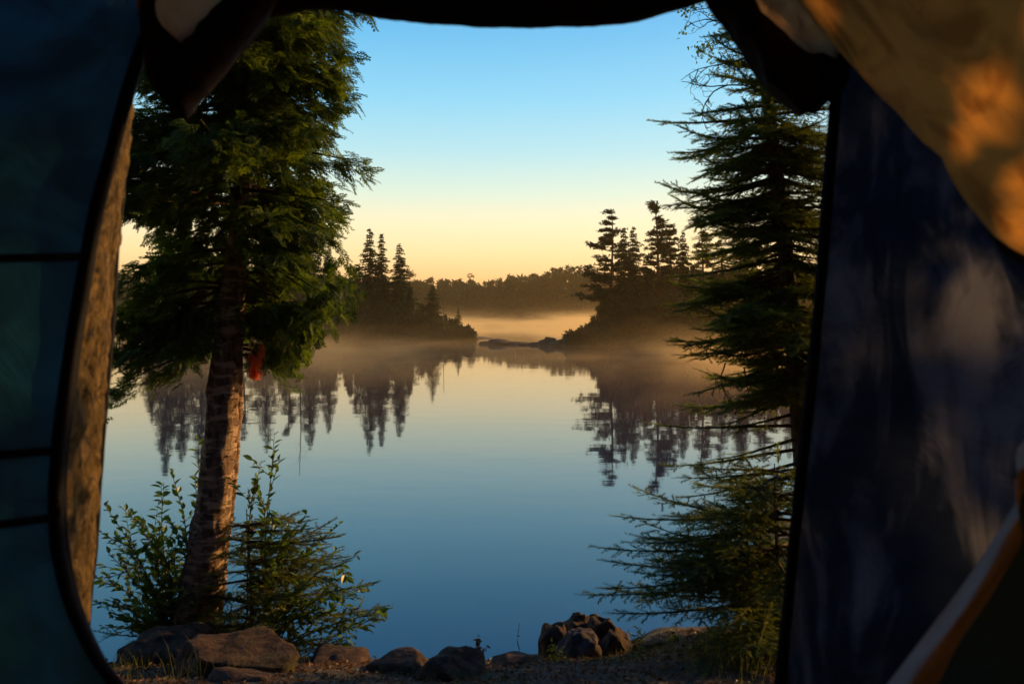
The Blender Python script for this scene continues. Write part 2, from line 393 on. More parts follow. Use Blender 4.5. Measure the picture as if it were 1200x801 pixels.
rock_px(236, 372, 788, 3.35, 0.3, 31, M['rock'], 'dark low rock at the bottom edge in front of the squared block')
rock_px(428, 512, 764, 3.72, 0.3, 23, M['rock'], 'brown rock with a blunt left end beside the bare orange ledge', cuts=8)
rock_px(488, 572, 762, 3.62, 0.3, 41, M['rock'], 'brown rock with a sunlit right face just left of the small red sprout', cuts=8)
rock_px(573, 645, 766, 3.9, 0.3, 52, M['rock'], 'low dark rock on the bank between the red sprout and the rock pile')
rock_px(631, 672, 729, 4.55, 0.22, 61, M['rock'], 'dark upright rock at the left end of the rock pile', cuts=10)
rock_px(650, 705, 738, 4.35, 0.26, 72, M['rockgrey'], 'paler slanting grey rock at the front of the rock pile', cuts=6)
rock_px(656, 712, 719, 4.7, 0.2, 83, M['rock'], 'topmost dark block at the back of the rock pile', cuts=8)
rock_px(686, 734, 722, 4.62, 0.2, 87, M['rock'], 'dark block beneath the spruce tip on the rock pile', cuts=8)
rock_px(700, 742, 735, 4.45, 0.24, 92, M['rock'], 'rounded brown rock at the right end of the rock pile')
rock_px(742, 790, 749, 4.3, 0.24, 97, M['rock'], 'low flat rock under the young spruce right of the rock pile')
rock_px(352, 430, 768, 3.95, 0.5, 99, M['rock'], 'flat sunlit orange ledge between the squared block and the blunt rock', cuts=5)

causeway = [(562, 580, 399.5, 64), (572, 600, 396.5, 63.5), (596, 612, 400, 63), (608, 622, 400.5, 62.5), (620, 634, 400.5, 62),
            (630, 652, 395.5, 61.5), (642, 656, 401, 60), (650, 668, 397, 60.5)]
clabels = ['small low rock touching the tip of the left island', 'large rounded rock in the gap between the islands', 'small flat rock just right of the large rounded rock in the gap',
           'small low rock in the middle of the row between the islands', 'small dark rock left of the bush-topped rock in the gap', 'bush-topped rock in the gap near the right island',
           'flat rock at water level in front of the bush-topped rock', 'dark rock touching the tip of the right island']
for i, ((a, b, t, Y), lb) in enumerate(zip(causeway, clabels)):
    w = (b - a) / F_PX * Y; x = ((a + b) / 2 - CX) / F_PX * Y; zt = max(0.18, CZ - (t - HY) / F_PX * Y)
    rock('rock', (x, Y, 0), (w * 1.1, w * 1.1, zt * 2.0), 200 + i, M['rock'], lb, group='rocks in the gap between the islands', sub=3)

# ------------------------------------------------------------------ leaf templates
def needle_twig(rng, L=0.08, n=32, nl=0.021, w=0.0044, flat=0.6):
    V = []; F = []
    for i in range(n):
        y = L * (i + rng.rand()) / n; a = rng.uniform(0, 2 * np.pi)
        d = np.array([np.cos(a), 0.0, np.sin(a) * flat]); d = unit(d + np.array([0, 0.85, 0.12]))
        s = unit(np.cross(d, [0.3, 0.2, 1])) * w / 2; p = np.array([0, y, 0])
        l = nl * rng.uniform(0.8, 1.15)
        k = len(V); V += [p - s, p + s, p + d * l]; F.append([k, k + 1, k + 2])
    k = len(V); r = 0.0011
    V += [[-r, 0, 0], [r, 0, 0], [0, L * 1.05, 0.0]]; F.append([k, k + 1, k + 2])
    k = len(V); V += [[0, 0, -r], [0, 0, r], [0, L * 1.05, 0.0]]; F.append([k, k + 1, k + 2])
    return np.array(V), np.array(F)
def cedar_spray(rng, L=0.105):
    V = []; F = []
    def leaf(p, d, l, w):
        d = unit(d); s = unit(np.cross(d, [0, 0, 1])) * w / 2; k = len(V)
        dz = np.array([0, 0, -0.12 * l])
        V.extend([p, p + d * l * 0.45 + s, p + d * l + dz, p + d * l * 0.45 - s]); F.append([k, k + 1, k + 2, k + 3])
    m = 6
    for i in range(m):
        t = (i + 0.4) / m; p = np.array([0, L * t, -0.18 * L * t * t])
        for sgn in (-1, 1):
            l = L * 0.55 * (1 - t * 0.65) * rng.uniform(0.75, 1.2)
            d = np.array([sgn * 0.75, 0.75, rng.uniform(-0.25, 0.12)])
            leaf(p, d, l, 0.009)
            q = p + unit(d) * l * 0.45
            leaf(q, d + np.array([-sgn * 0.75, 0.5, rng.uniform(-0.15, 0.1)]), l * 0.55, 0.007)
            leaf(q, d + np.array([sgn * 0.5, -0.35, rng.uniform(-0.15, 0.1)]), l * 0.4, 0.007)
    leaf(np.array([0, 0, 0.0]), np.array([0, 1, -0.05]), L, 0.008)
    return np.array(V), np.array(F)
def broad_leaf(L=0.05, w=0.026):
    V = [[0, 0, 0], [-w * .42, L * .3, .004], [0, L * .33, -.002], [w * .42, L * .3, .004], [-w * .46, L * .62, .002], [0, L * .66, -.004], [w * .46, L * .62, .002], [0, L, -.007]]
    F = [[0, 2, 1], [0, 3, 2], [1, 2, 5], [1, 5, 4], [2, 3, 6], [2, 6, 5], [4, 5, 7], [5, 6, 7]]
    return np.array(V, float), np.array(F)

# ------------------------------------------------------------------ near conifers
def conifer_branch(rng, segs, wood, p0, az, L, rise, droop, tip, wide=1.0, step=0.045, r0=0.012, sub=True):
    h = np.array([math.cos(az), math.sin(az), 0.0]); side = np.array([-h[1], h[0], 0.0])
    m = 14; s = np.linspace(0, 1, m); bend = rng.uniform(-0.12, 0.12)
    pts = p0 + np.outer(s * L, h) + np.outer(bend * L * s ** 2, side)
    pts[:, 2] += L * (rise * s - droop * s ** 2 + tip * s ** 3)
    tube(wood, pts, r0 * (1 - s * 0.9) + 0.0008, 5)
    n = max(3, int(L / step))
    for i in range(n):
        t = 0.10 + 0.9 * (i + rng.rand() * 0.7) / n
        if t > 1: continue
        p = np.array([np.interp(t, s, pts[:, k]) for k in range(3)])
        T = unit(np.array([np.interp(min(1, t + .03), s, pts[:, k]) for k in range(3)]) - np.array([np.interp(t - .03, s, pts[:, k]) for k in range(3)]))
        S = unit(np.cross(T, [0, 0, 1]))
        for sg in (-1, 1):
            if rng.rand() < 0.12: continue
            l = wide * min(0.42 * L, (0.06 + 0.34 * L * (1 - t) ** 0.9) * min(1, 0.35 + t * 2.2)) * rng.uniform(0.6, 1.15)
            d = unit(T * rng.uniform(.45, 1.0) + S * sg * rng.uniform(0.5, 1.1) + np.array([0, 0, rng.uniform(-0.4, 0.2)]))
            k = max(1, int(round(l / 0.07))); q = p.copy(); up = np.array([0, 0, 1.0])
            for a in range(k):
                segs.append((q.copy(), d, up, 1.0))
                if sub and k > 1 and a < k:
                    for s2 in (-1, 1):
                        if rng.rand() < 0.85:
                            dd = unit(d * rng.uniform(.3, .9) + np.cross(d, up) * s2 * 0.8 + np.array([0, 0, rng.uniform(-0.5, 0.35)]))
                            sl = rng.uniform(0.5, 1.0) * (1.1 - 0.4 * a / k)
                            segs.append((q + d * 0.03, dd, up, sl))
                            if a < k - 2 and rng.rand() < 0.6: segs.append((q + d * 0.03 + dd * 0.07 * sl, unit(dd + d * 0.4), up, 0.8))
                q = q + d * 0.07
                d = unit(d + T * 0.1 + rng.normal(size=3) * .09 + np.array([0, 0, rng.uniform(-0.10, 0.03)]))
        if t > 0.2: segs.append((p, T, np.array([0, 0, 1.0]), 1.0))
    segs.append((pts[-1], unit(pts[-1] - pts[-2]), np.array([0, 0, 1.0]), 1.1))
def flush(segs, g, tmpl, rng, mat=0):
    A = np.array([s[0] for s in segs]); D = np.array([s[1] for s in segs]); U = np.array([s[2] for s in segs]) + rng.normal(size=(len(segs), 3)) * 0.2
    sc_ = np.array([s[3] for s in segs]); FR = frames(D, U) * sc_[:, None, None]
    idx = rng.randint(0, len(tmpl), len(segs))
    for k, (tv, tf) in enumerate(tmpl):
        m_ = idx == k
        if m_.any(): scatter(g, tv, tf, FR[m_], A[m_], mat)

# right-hand spruce, nearly leaving the frame behind the tent door
rng = np.random.RandomState(7)
tm = [needle_twig(np.random.RandomState(k)) for k in range(5)]
SY = 4.9
def pyz(z): return HY + (CZ - z) / SY * F_PX
def tx(z): return (901 + (np.asarray(pyz(z)) - 130) * 0.1 - CX) / F_PX * SY      # the stem leans, its foot is behind the tent door
sbase = 0.45; sx = float(tx(sbase)); sbase = gz(sx, SY)
spruce = tag(empty('spruce_tree', (sx, SY, sbase)), 'tall ragged spruce whose boughs reach in from the right tent door', 'tree')
g = Geo(); zz = np.linspace(sbase - 0.2, 5.6, 60)
tube(g, np.stack([tx(zz), SY + 0.04 * np.sin(zz * 1.7), zz], -1), np.interp(zz, [0, 5.6], [0.07, 0.02]), 16, rough=0.14)
g.build('trunk', M['bark'], spruce, True, (sx, SY, sbase)).location = (0, 0, 0)
segs = []; wood = Geo()
LP = [-300, -100, 0, 40, 80, 120, 160, 195, 250, 300, 350, 400, 440, 470, 500]
LX = [862, 846, 836, 836, 816, 808, 792, 796, 800, 806, 802, 806, 818, 838, 880]
z = 1.95
while z < 5.5:
    py = pyz(z)
    for k in range(12 if py > 150 else 11):
        az = rng.uniform(0, 2 * np.pi)
        full = (F_PX and (CX + tx(z) / SY * F_PX - np.interp(py, LP, LX))) / F_PX * SY
        L = full * rng.uniform(0.5, 1.05) * (1 + .5 * mn.noise((z * 3.4, math.cos(az) * 1.5, math.sin(az) * 1.5)))
        if abs(math.cos(az)) < .5: L *= .8
        if py < 150 and rng.rand() < .35: continue
        conifer_branch(rng, segs, wood, np.array([float(tx(z)), SY, z + rng.uniform(-.08, .08)]), az, max(.15, L), rng.uniform(-0.35, 0.05) if py > 150 else rng.uniform(-.1, 0.5), 0.25, rng.uniform(.1, .4), wide=1.05, step=.03)
    z += rng.uniform(0.045, 0.13)
for (py, tx_, rise) in [(100, 838, .25), (158, 776, 0.0), (232, 786, -0.2), (322, 795, -0.15), (402, 800, -0.15), (440, 812, -0.3), (470, 842, -.35), (518, 768, 0.03), (545, 783, -0.1), (572, 800, -0.15), (488, 872, -.2), (503, 858, -.2), (532, 838, -.2), (560, 842, -.2), (592, 820, -.2), (606, 850, -.2), (480, 850, -.4)]:
    z0 = CZ - (py - HY) / F_PX * SY + 0.1; x0_ = float(tx(z0))
    conifer_branch(rng, segs, wood, np.array([x0_, SY, z0]), math.pi + rng.uniform(-.12, .12), x0_ - (tx_ - CX) / F_PX * SY, rise, 0.2, 0.18, wide=0.5)
fg = Geo(); flush(segs, fg, tm, rng)
fg.add(np.concatenate(wood.V), np.concatenate([f for f, m in wood.F]), 1)
fg.build('crown', [M['needle'], M['twig']], spruce, False, (sx, SY, sbase)).location = (0, 0, 0)

# bare dead twigs near the top of the spruce
g = Geo()
def twiggy(g, rng, p, d, L, r, depth):
    n = 7; pts = [p]; dd = unit(d)
    for i in range(n): dd = unit(dd + rng.normal(size=3) * 0.22 + np.array([0, 0, -0.03])); pts.append(pts[-1] + dd * L / n)
    tube(g, np.array(pts), np.linspace(r, r * 0.35, n + 1), 4)
    ends.append((pts[-1], dd))
    if depth > 0:
        for i in range(2, n):
            if rng.rand() < 0.75: twiggy(g, rng, pts[i], unit(dd + rng.normal(size=3) * 0.75), L * 0.42, r * 0.6, depth - 1)
ends = []
for (px, py, dx, dz, L) in [(885, 40, -1, 0.25, 0.5), (880, 70, -1, -0.45, 0.45), (870, 100, -1, -0.3, 0.42), (852, 100, -1, -0.6, 0.3), (890, 30, -0.8, 0.8, 0.45), (850, 425, -0.1, -1, 0.32), (872, 430, 0.05, -1, 0.3)]:
    g = Geo(); twiggy(g, rng, P(px, py, SY - 0.1), np.array([dx, 0, dz]), L, 0.005, 2)
    g.build('dead_twig', M['twig'], spruce, False, (sx, SY, sbase)).location = (0, 0, 0)
# leafy twigs of a broadleaved neighbour hanging in at the top
bp_ = P(905, -260, 5.6); lt = tag(empty('leafy_tree', (3.25, 7.4, gz(3.25, 7.4))), 'small-leaved tree whose thin twigs hang in at the top above the spruce', 'tree')
g = Geo(); zz = np.linspace(gz(3.25, 7.4) - .2, 6.4, 30)
tube(g, np.stack([3.25 + 0.12 * np.sin(zz), 7.4 - 0.02 * zz, zz], -1), np.interp(zz, [0, 6.4], [0.06, 0.02]), 10)
g.build('trunk', M['bark'], lt, True, tuple(lt.location)).location = (0, 0, 0)
g = Geo(); ends = []
for k in range(9):
    a_ = np.array([3.25, 7.25, 3.6 + k * .25]); e_ = np.array([rng.uniform(1.75, 2.3), 7.2 + rng.uniform(-.3, .3), rng.uniform(4.75, 5.8)])
    lq = resample([a_, (a_ + e_) / 2 + [0, 0, .25], e_], 16); tube(g, lq, np.linspace(.02, .005, 16), 5)
    for i in range(6, 16, 2):
        twiggy(g, rng, lq[i], np.array([rng.uniform(-1, .3), rng.uniform(-.5, .4), rng.uniform(-.4, .7)]), rng.uniform(0.25, 0.5), 0.005, 2)
bl = broad_leaf(0.035, 0.02)
A = np.array([e[0] for e in ends]); A = np.concatenate([A + rng.normal(size=A.shape) * 0.03 for _ in range(4)])
D = unit(rng.normal(size=A.shape) + np.array([0, 0, -0.4])); lg = Geo()
lg.add(np.concatenate(g.V), np.concatenate([f for f, m in g.F]), 1)
scatter(lg, bl[0], bl[1], frames(D, rng.normal(size=A.shape) + [0, 0, 1.0]), A)
lg.build('crown', [M['shrub'], M['twig']], lt, False, tuple(lt.location)).location = (0, 0, 0)

# young spruce low at the right
tf_ = [needle_twig(np.random.RandomState(40 + k), 0.08, 30, 0.02, 0.0046, 0.35) for k in range(4)]
rng = np.random.RandomState(17)
def young_conifer(name, label, x, y, H, mats, reach, seed, zlow, nper=7, dz=0.09, tri=tm, step=0.045, boughs=()):
    rng = np.random.RandomState(seed); b = gz(x, y)
    t = tag(empty(name, (x, y, b)), label, 'tree')
    g = Geo(); z_ = np.linspace(b - 0.1, b + H, 20); tube(g, np.stack([x + .02 * np.sin(z_ * 3), y + 0 * z_, z_], -1), np.linspace(0.016, 0.003, 20) * H, 8, rough=.1)
    g.build('trunk', M['bark'], t, True, (x, y, b)).location = (0, 0, 0)
    segs = []; wood = Geo(); z = b + zlow
    while z < b + H:
        for k in range(nper):
            az = rng.uniform(0, 2 * np.pi); L = reach(z - b, az) * rng.uniform(0.7, 1.08)
            conifer_branch(rng, segs, wood, np.array([x, y, z + rng.uniform(-.03, .03)]), az, L, rng.uniform(-0.1, 0.3), 0.3, 0.2, r0=0.008, step=step)
        z += dz
    for (z0, az, L, rise) in boughs:
        conifer_branch(rng, segs, wood, np.array([x, y, b + z0]), az, L, rise, 0.2, 0.15, r0=0.01, wide=0.7)
    segs.append((np.array([x, y, b + H]), np.array([0, 0, 1.0]), np.array([0, 1.0, 0]), 1.3))
    fg = Geo(); flush(segs, fg, tri, rng); fg.add(np.concatenate(wood.V), np.concatenate([f for f, m in wood.F]), 1)
    fg.build('crown', mats, t, False, (x, y, b)).location = (0, 0, 0)
    return t
yy = 4.15; yx = (912 - CX) / F_PX * yy
yb = gz(yx, yy)
young_conifer('young_spruce', 'young spruce spreading low over the bank beside the right tent door', yx, yy, .95, [M['needle'], M['twig']],
              lambda h, a: np.interp(h, [0, 0.25, 0.6, 0.9, 1.05], [0.7, 0.86, 0.74, 0.4, 0.12]) * (1.0 if math.cos(a) < 0 else 0.8), 19, 0.12, nper=9, dz=0.095,
              boughs=[(0.36, math.pi - .2, .85, 0.1), (0.22, math.pi + .15, .85, 0.05), (0.6, math.pi + .2, .75, 0.0), (0.3, math.pi - .1, .97, 0.02), (0.5, math.pi + .05, .9, 0.06), (0.66, math.pi, 0.8, 0.06), (0.4, math.pi + .25, .9, 0.0)])

# sapling fir behind the leaning trunk
fy = 4.42; fx = (292 - CX) / F_PX * fy
young_conifer('fir_sapling', 'yellow-green fir sapling with flat branches behind the leaning trunk', fx, fy, .86, [M['fir'], M['twig']],
              lambda h, a: np.interp(h, [0, 0.3, 0.6, 1.0], [0.66, 0.74, 0.5, 0.12]) * (1 if math.sin(a) > -.3 else .6), 23, 0.02, nper=7, dz=0.105, tri=tf_, step=0.04)

# ------------------------------------------------------------------ leaning cedar with its crown
rng = np.random.RandomState(3)
TY = 4.5
tp = [(222, 800, .155), (226, 745, .125), (236, 690, .112), (243, 640, .1), (253, 570, .092), (259, 500, .087), (264, 440, .084), (268, 395, .08), (273, 340, .066), (281, 270, .05), (286, 200, .042), (288, 100, .036), (291, 0, .031), (296, -150, .022), (300, -330, .01)]
pts = resample([P(a, b, TY) for a, b, r in tp], 130)
zs_ = [P(a, b, TY)[2] for a, b, r in tp][::-1]; rs_ = [r for a, b, r in tp][::-1]
rad = np.interp(pts[:, 2], zs_[::-1], rs_[::-1])
cb = P(222, 760, TY); cedar = tag(empty('cedar_tree', tuple(cb)), 'leaning cedar with peeling bark and dense green crown left of the water', 'tree')
trunkG = Geo(); tube(trunkG, pts, rad, 40, rough=0.16)
g = Geo(); q = resample([P(252, 745, TY + .1), P(262, 640, TY + .1), P(272, 560, TY + .1), P(277, 500, TY + .08), P(279, 455, TY + .05), P(278, 400, TY)], 60)
tube(g, q, np.linspace(0.034, 0.026, 60), 16, rough=0.25, seed=4)
g.build('side_stem', M['barkmain'], cedar, True, tuple(cb)).location = (0, 0, 0)
# knots and stubs
g = trunkG
for k in range(34):
    i = rng.randint(12, 78); a = rng.uniform(0, 2 * np.pi); d = np.array([math.cos(a), math.sin(a), rng.uniform(-.2, .4)])
    p = pts[i] + unit(d) * rad[i] * 0.85; L = rng.uniform(0.012, 0.04)
    tube(g, np.array([p, p + d * L * .6, p + d * L]), [0.012, 0.007, 0.002], 6, rough=.3)
g.build('trunk', M['barkmain'], cedar, True, tuple(cb)).location = (0, 0, 0)
crownG = Geo(); woodG = Geo(); sprays = [cedar_spray(np.random.RandomState(60 + k)) for k in range(6)]
SP = []
def crown_R(z, az):
    py = HY + (CZ - z) / TY * F_PX
    right = np.interp(py, [-420, -250, -100, 0, 60, 100, 125, 160, 210, 245, 280, 310, 345, 375, 400, 430], [10, 70, 130, 160, 150, 112, 108, 142, 148, 140, 100, 112, 118, 105, 72, 50]) / F_PX * TY
    left = np.interp(py, [-420, -250, -100, 0, 430, 450], [10, 80, 140, 165, 165, 120]) / F_PX * TY
    c = (1 + math.cos(az)) / 2
    return right * c + left * (1 - c)
z = CZ - (405 - HY) / F_PX * TY
limb = 0
while z < 5.9:
    for k in range(6):
        az = rng.uniform(0, 2 * np.pi); L = crown_R(z, az) * rng.uniform(0.7, 1.04) * (1.0 + 0.45 * mn.noise((z * 2.6, math.cos(az) * 1.2, math.sin(az) * 1.2)))
        if z < CZ + 0.5 and math.sin(az) < -0.8: continue
        if z < CZ + 0.38 and math.sin(az) < -0.25: continue
        if z < CZ - 0.05 and abs(math.cos(az)) < 0.55: continue
        i = np.argmin(abs(pts[:, 2] - z)); p0 = pts[i]
        h = np.array([math.cos(az), math.sin(az), 0]); sd = np.array([-h[1], h[0], 0])
        m_ = 12; s = np.linspace(0, 1, m_); rise = rng.uniform(-0.05, 0.35); dr = rng.uniform(0.3, 0.6)
        lp = p0 + np.outer(s * L, h) + np.outer(rng.uniform(-.15, .15) * L * s ** 2, sd); lp[:, 2] += L * (rise * s - dr * s ** 2 + 0.25 * s ** 3)
        tube(woodG, lp, np.linspace(0.012, 0.002, m_), 5)
        nn = int(40 + 105 * L)
        for q_ in range(nn):
            t = rng.uniform(0.22, 1.0) ** 0.75; p = np.array([np.interp(t, s, lp[:, c]) for c in range(3)])
            lat = rng.normal() * (0.05 + 0.16 * L * (1.15 - t)); dn = -abs(rng.normal()) * 0.05
            p = p + sd * lat + np.array([0, 0, dn]) - h * abs(lat) * 0.2
            d = h * rng.uniform(0.3, 1.1) + sd * np.sign(lat) * rng.uniform(0, 0.9) + np.array([0, 0, rng.uniform(-0.95, 0.25)])
            SP.append((p, unit(d), np.array([0, 0, 1.0]) + h * 0.5 + rng.normal(size=3) * 0.35, rng.uniform(0.6, 1.15)))
    z += 0.078
# hanging lower tufts at the left (they droop over the water in the photo)
for (px, py, n_) in [(150, 382, 70), (165, 398, 45), (185, 380, 60), (205, 398, 40), (140, 408, 30), (215, 372, 60), (235, 368, 60), (300, 372, 60), (325, 366, 60), (345, 370, 60), (372, 350, 60), (350, 395, 55), (368, 380, 50), (340, 415, 34), (388, 350, 50), (225, 385, 50), (240, 402, 30), (322, 385, 50), (395, 310, 40), (404, 330, 30)]:
    for _ in range(n_):
        p = P(px, py, TY + rng.normal() * 0.09) + rng.normal(size=3) * np.array([0.05, 0.0, 0.05])
        SP.append((p, unit(np.array([rng.normal() * 0.5, rng.normal() * 0.5, -0.8])), rng.normal(size=3), rng.uniform(0.5, 0.95)))
    c = P(285, py - 45, TY); e = P(px, py, TY)
    tube(woodG, resample([c, (c + e) / 2 + np.array([0, 0, 0.04]), e], 8), np.linspace(0.009, 0.002, 8), 5)
SPm = SP
A = np.array([s[0] for s in SPm]); D = np.array([s[1] for s in SPm]); U = np.array([s[2] for s in SPm]); S_ = np.array([s[3] for s in SPm])
FR = frames(D, U) * S_[:, None, None]; idx = rng.randint(0, 6, len(A))
for k, (tv, tf) in enumerate(sprays):
    m_ = idx == k; scatter(crownG, tv, tf, FR[m_], A[m_])
crownG.add(np.concatenate(woodG.V), np.concatenate([f for f, m in woodG.F]), 1)
crownG.build('crown', [M['cedar'], M['twig']], cedar, False, tuple(cb)).location = (0, 0, 0)
g = Geo(); A = []; D = []
for k in range(34):
    px, py = (303 + rng.normal() * 4, rng.uniform(402, 420)) if k < 13 else (299 + rng.normal() * 4, rng.uniform(418, 436))
    A.append(P(px, py, TY - 0.2) + np.array([0, rng.normal() * 0.02, 0])); D.append([rng.normal() * 0.5, rng.normal() * 0.5, -1])
A = np.array(A); D = np.array(D); scatter(g, sprays[0][0], sprays[0][1], frames(D, rng.normal(size=A.shape)) * 0.55, A)
tag(g.build('dead_spray', M['dead'], cedar, False, tuple(cb)), 'rust-red dead spray hanging beside the trunk').location = (0, 0, 0)

# ------------------------------------------------------------------ leafy shrubs
def leafy_shrub(label, base, tips, seed, leaf=broad_leaf(0.062, 0.03), sub=0.5):
    rng = np.random.RandomState(seed); b = np.array(base); t = tag(empty('leafy_shrub', tuple(b)), label, 'shrub')
    w = Geo(); lv = Geo(); A = []; D = []; U = []; S = []
    def leafline(q, n, s0):
        for k in range(n):
            f = s0 + (1 - s0) * (k + rng.rand() * .5) / n; i = f * (len(q) - 1); i0 = int(min(i, len(q) - 2)); p = q[i0] + (q[i0 + 1] - q[i0]) * (i - i0)
            T = unit(q[i0 + 1] - q[i0]); sd = unit(np.cross(T, [0, 0, 1])) * (1 if k % 2 else -1)
            d = T * rng.uniform(.5, .9) + sd * rng.uniform(.5, 1.1) + rng.normal(size=3) * 0.22
            A.append(p); D.append(unit(d)); U.append(np.array([0, 0, 1.0]) + rng.normal(size=3) * 0.45); S.append(rng.uniform(0.55, 1.1))
    for tip in tips:
        e = np.array(tip); mid = b + (e - b) * 0.5 + np.array([0, 0, 0.16 * np.linalg.norm(e - b)]) + rng.normal(size=3) * 0.03
        q = resample([b + rng.normal(size=3) * [0.05, 0.05, 0], mid, e], 16)
        tube(w, q, np.linspace(0.006, 0.0015, 16), 5); leafline(q, int(16 + 14 * np.linalg.norm(e - b)), 0.3)
        for _ in range(5):
            i = rng.randint(4, 14); T = unit(q[i + 1] - q[i]); d = unit(T + rng.normal(size=3) * 0.7); L = rng.uniform(.12, .3) * sub * 1.6
            qq = resample([q[i], q[i] + d * L * .5, q[i] + d * L + np.array([0, 0, 0.02])], 8)
            tube(w, qq, np.linspace(0.003, 0.001, 8), 4); leafline(qq, 8, 0.15)
    A, D, U, S = map(np.array, (A, D, U, S)); scatter(lv, leaf[0], leaf[1], frames(D, U) * S[:, None, None], A)
    w.build('stem', M['twig'], t, False, tuple(b)).location = (0, 0, 0); lv.build('foliage', M['shrub'], t, False, tuple(b)).location = (0, 0, 0)
def tips(lst, Y, rng): return [P(a, b, Y + rng.uniform(-.2, .2)) for a, b in lst]
rng = np.random.RandomState(5)
x0, y0 = (215 - CX) / F_PX * 4.5, 4.5
leafy_shrub('green leafy shrub reaching out left of the leaning trunk', (x0, y0, gz(x0, y0)),
            tips([(122, 590), (150, 600), (170, 640), (115, 660), (135, 625), (200, 548), (232, 512), (192, 565), (175, 690), (112, 705), (130, 720), (150, 670), (185, 610), (120, 735), (160, 735), (205, 620), (140, 592), (160, 615), (118, 680), (150, 700), (180, 655), (125, 645)], 4.5, rng), 71)
x0 = (300 - CX) / F_PX * 4.45
leafy_shrub('green leafy shrub with drooping shoots right of the leaning trunk', (x0, 4.45, gz(x0, 4.45)),
            tips([(322, 523), (300, 560), (328, 535), (360, 600), (335, 640), (400, 612), (398, 640), (438, 685), (420, 650), (455, 714), (432, 735), (398, 745), (370, 680), (385, 715), (350, 720), (310, 600), (412, 700)], 4.5, rng), 72)
# small fore plants
def sprout(name, label, px, py, Y, H, n, mat, seed, ls=0.018, cat='plant'):
    rng = np.random.RandomState(seed); b = P(px, py, Y); t = tag(empty(name, tuple(b)), label, cat)
    w = Geo(); lv = Geo(); A = []; D = []
    for k in range(n):
        e = b + np.array([rng.normal() * .3 * H, rng.normal() * .2 * H, H * rng.uniform(.6, 1)])
        q = resample([b - [0, 0, .03], (b + e) / 2 + rng.normal(size=3) * .01, e], 8); tube(w, q, np.linspace(.002, .0008, 8), 4)
        for i in range(2, 8):
            for _ in range(2): A.append(q[i]); D.append(rng.normal(size=3) + [0, 0, .5])
    A = np.array(A); D = np.array(D); tv, tf = broad_leaf(ls, ls * .5)
    scatter(lv, tv, tf, frames(D, rng.normal(size=A.shape) + [0, 0, 1]) * rng.uniform(.5, 1.2, len(A))[:, None, None], A)
    w.build('stem', M['twig'], t, False, tuple(b)).location = (0, 0, 0); lv.build('foliage', mat, t, False, tuple(b)).location = (0, 0, 0)
sprout('sprout', 'dark red sprout standing beside the sunlit rock at the water edge', 557, 774, 3.75, 0.13, 5, M['redleaf'], 1, 0.022)
sprout('sprout', 'thin bare reddish stem rising between the two middle rocks', 614, 768, 4.1, 0.2, 1, M['redleaf'], 2, 0.012)
sprout('sprout', 'bright yellow-green seedling at the foot of the rock pile', 650, 772, 4.05, 0.085, 5, M['yellowleaf'], 3, 0.024)
sprout('sprout', 'small yellow-green seedling between the rock pile and the young spruce', 746, 758, 4.2, 0.1, 4, M['yellowleaf'], 4, 0.022)
sprout('sprout', 'low yellow seedling behind the flat rock under the young spruce', 790, 755, 4.35, 0.06, 5, M['yellowleaf'], 5, 0.02)

# grass blades and litter: nobody could count them
rng = np.random.RandomState(11); g = Geo(); V = []; F = []
def blade(p, h, lean, w=0.003):
    k = len(V); s = np.array([lean[1], -lean[0], 0]); s = unit(s + 1e-4) * w / 2
    V.extend([p - s, p + s, p + np.array([lean[0] * .35, lean[1] * .35, h * .6]) + s * .7, p + np.array([lean[0] * .35, lean[1] * .35, h * .6]) - s * .7, p + np.array([lean[0], lean[1], h])])
    F.append([k, k + 1, k + 2]); F.append([k, k + 2, k + 3]); F.append([k + 3, k + 2, k + 4])
for (px, Y, n_, h) in [(150, 3.7, 60, .09), (240, 3.45, 24, .2), (135, 3.4, 60, .07), (205, 3.5, 30, .1), (560, 3.6, 50, .05), (640, 4.1, 40, .05), (740, 4.1, 120, .05), (780, 4.2, 120, .05), (860, 3.9, 120, .1), (880, 3.5, 160, .12), (820, 3.8, 80, .08), (690, 4.1, 60, .04), (330, 4.2, 50, .06), (410, 4.1, 30, .04), (900, 4.2, 100, .14)]:
    for _ in range(n_):
        x = (px - CX) / F_PX * Y + rng.normal() * .1; y = Y + rng.normal() * .12; hh = h * rng.uniform(.4, 1.2)
        blade(np.array([x, y, gz(x, y) - .005]), hh, rng.normal(size=2) * hh * .4)
for q_ in range(5200):
    x = rng.uniform(-3, 3); y = rng.uniform(2.0, 4.6)
    if q_ > 2600: x = rng.uniform(1.7, 6.5); y = rng.uniform(3.5, 9.5)
    if gz(x, y) < .05: continue
    if mn.noise((x * 1.5, y * 1.5, 9)) < 0.05: continue
    hh = rng.uniform(.015, .05) * (1 if y < 4.6 else 2.5); blade(np.array([x, y, gz(x, y) - .003]), hh, rng.normal(size=2) * hh * .6, .002)
g.add(V, F); tag(g.build('grass', M['grass']), 'thin grass and moss blades on the bank', 'grass', kind='stuff')
g = Geo(); n_ = 20000; X = rng.uniform(-2.4, 2.4, n_); Y_ = rng.uniform(2.4, 4.7, n_)
A = np.array([[x, y, gz(x, y) + .004] for x, y in zip(X, Y_)]); tv, tf = broad_leaf(0.026, 0.014)
scatter(g, tv, tf, frames(rng.normal(size=A.shape) * [1, 1, .25], np.array([0, 0, 1.0]) + rng.normal(size=A.shape) * .4) * rng.uniform(.3, 1.1, n_)[:, None, None], A)
mlit = leaf_mat('fallen_leaf', (0.05, 0.022, 0.01, 1), (0.26, 0.13, 0.05, 1), .2, 25)
tag(g.build('leaf_litter', mlit), 'brown fallen leaves and needles covering the bank', 'leaf litter', kind='stuff')

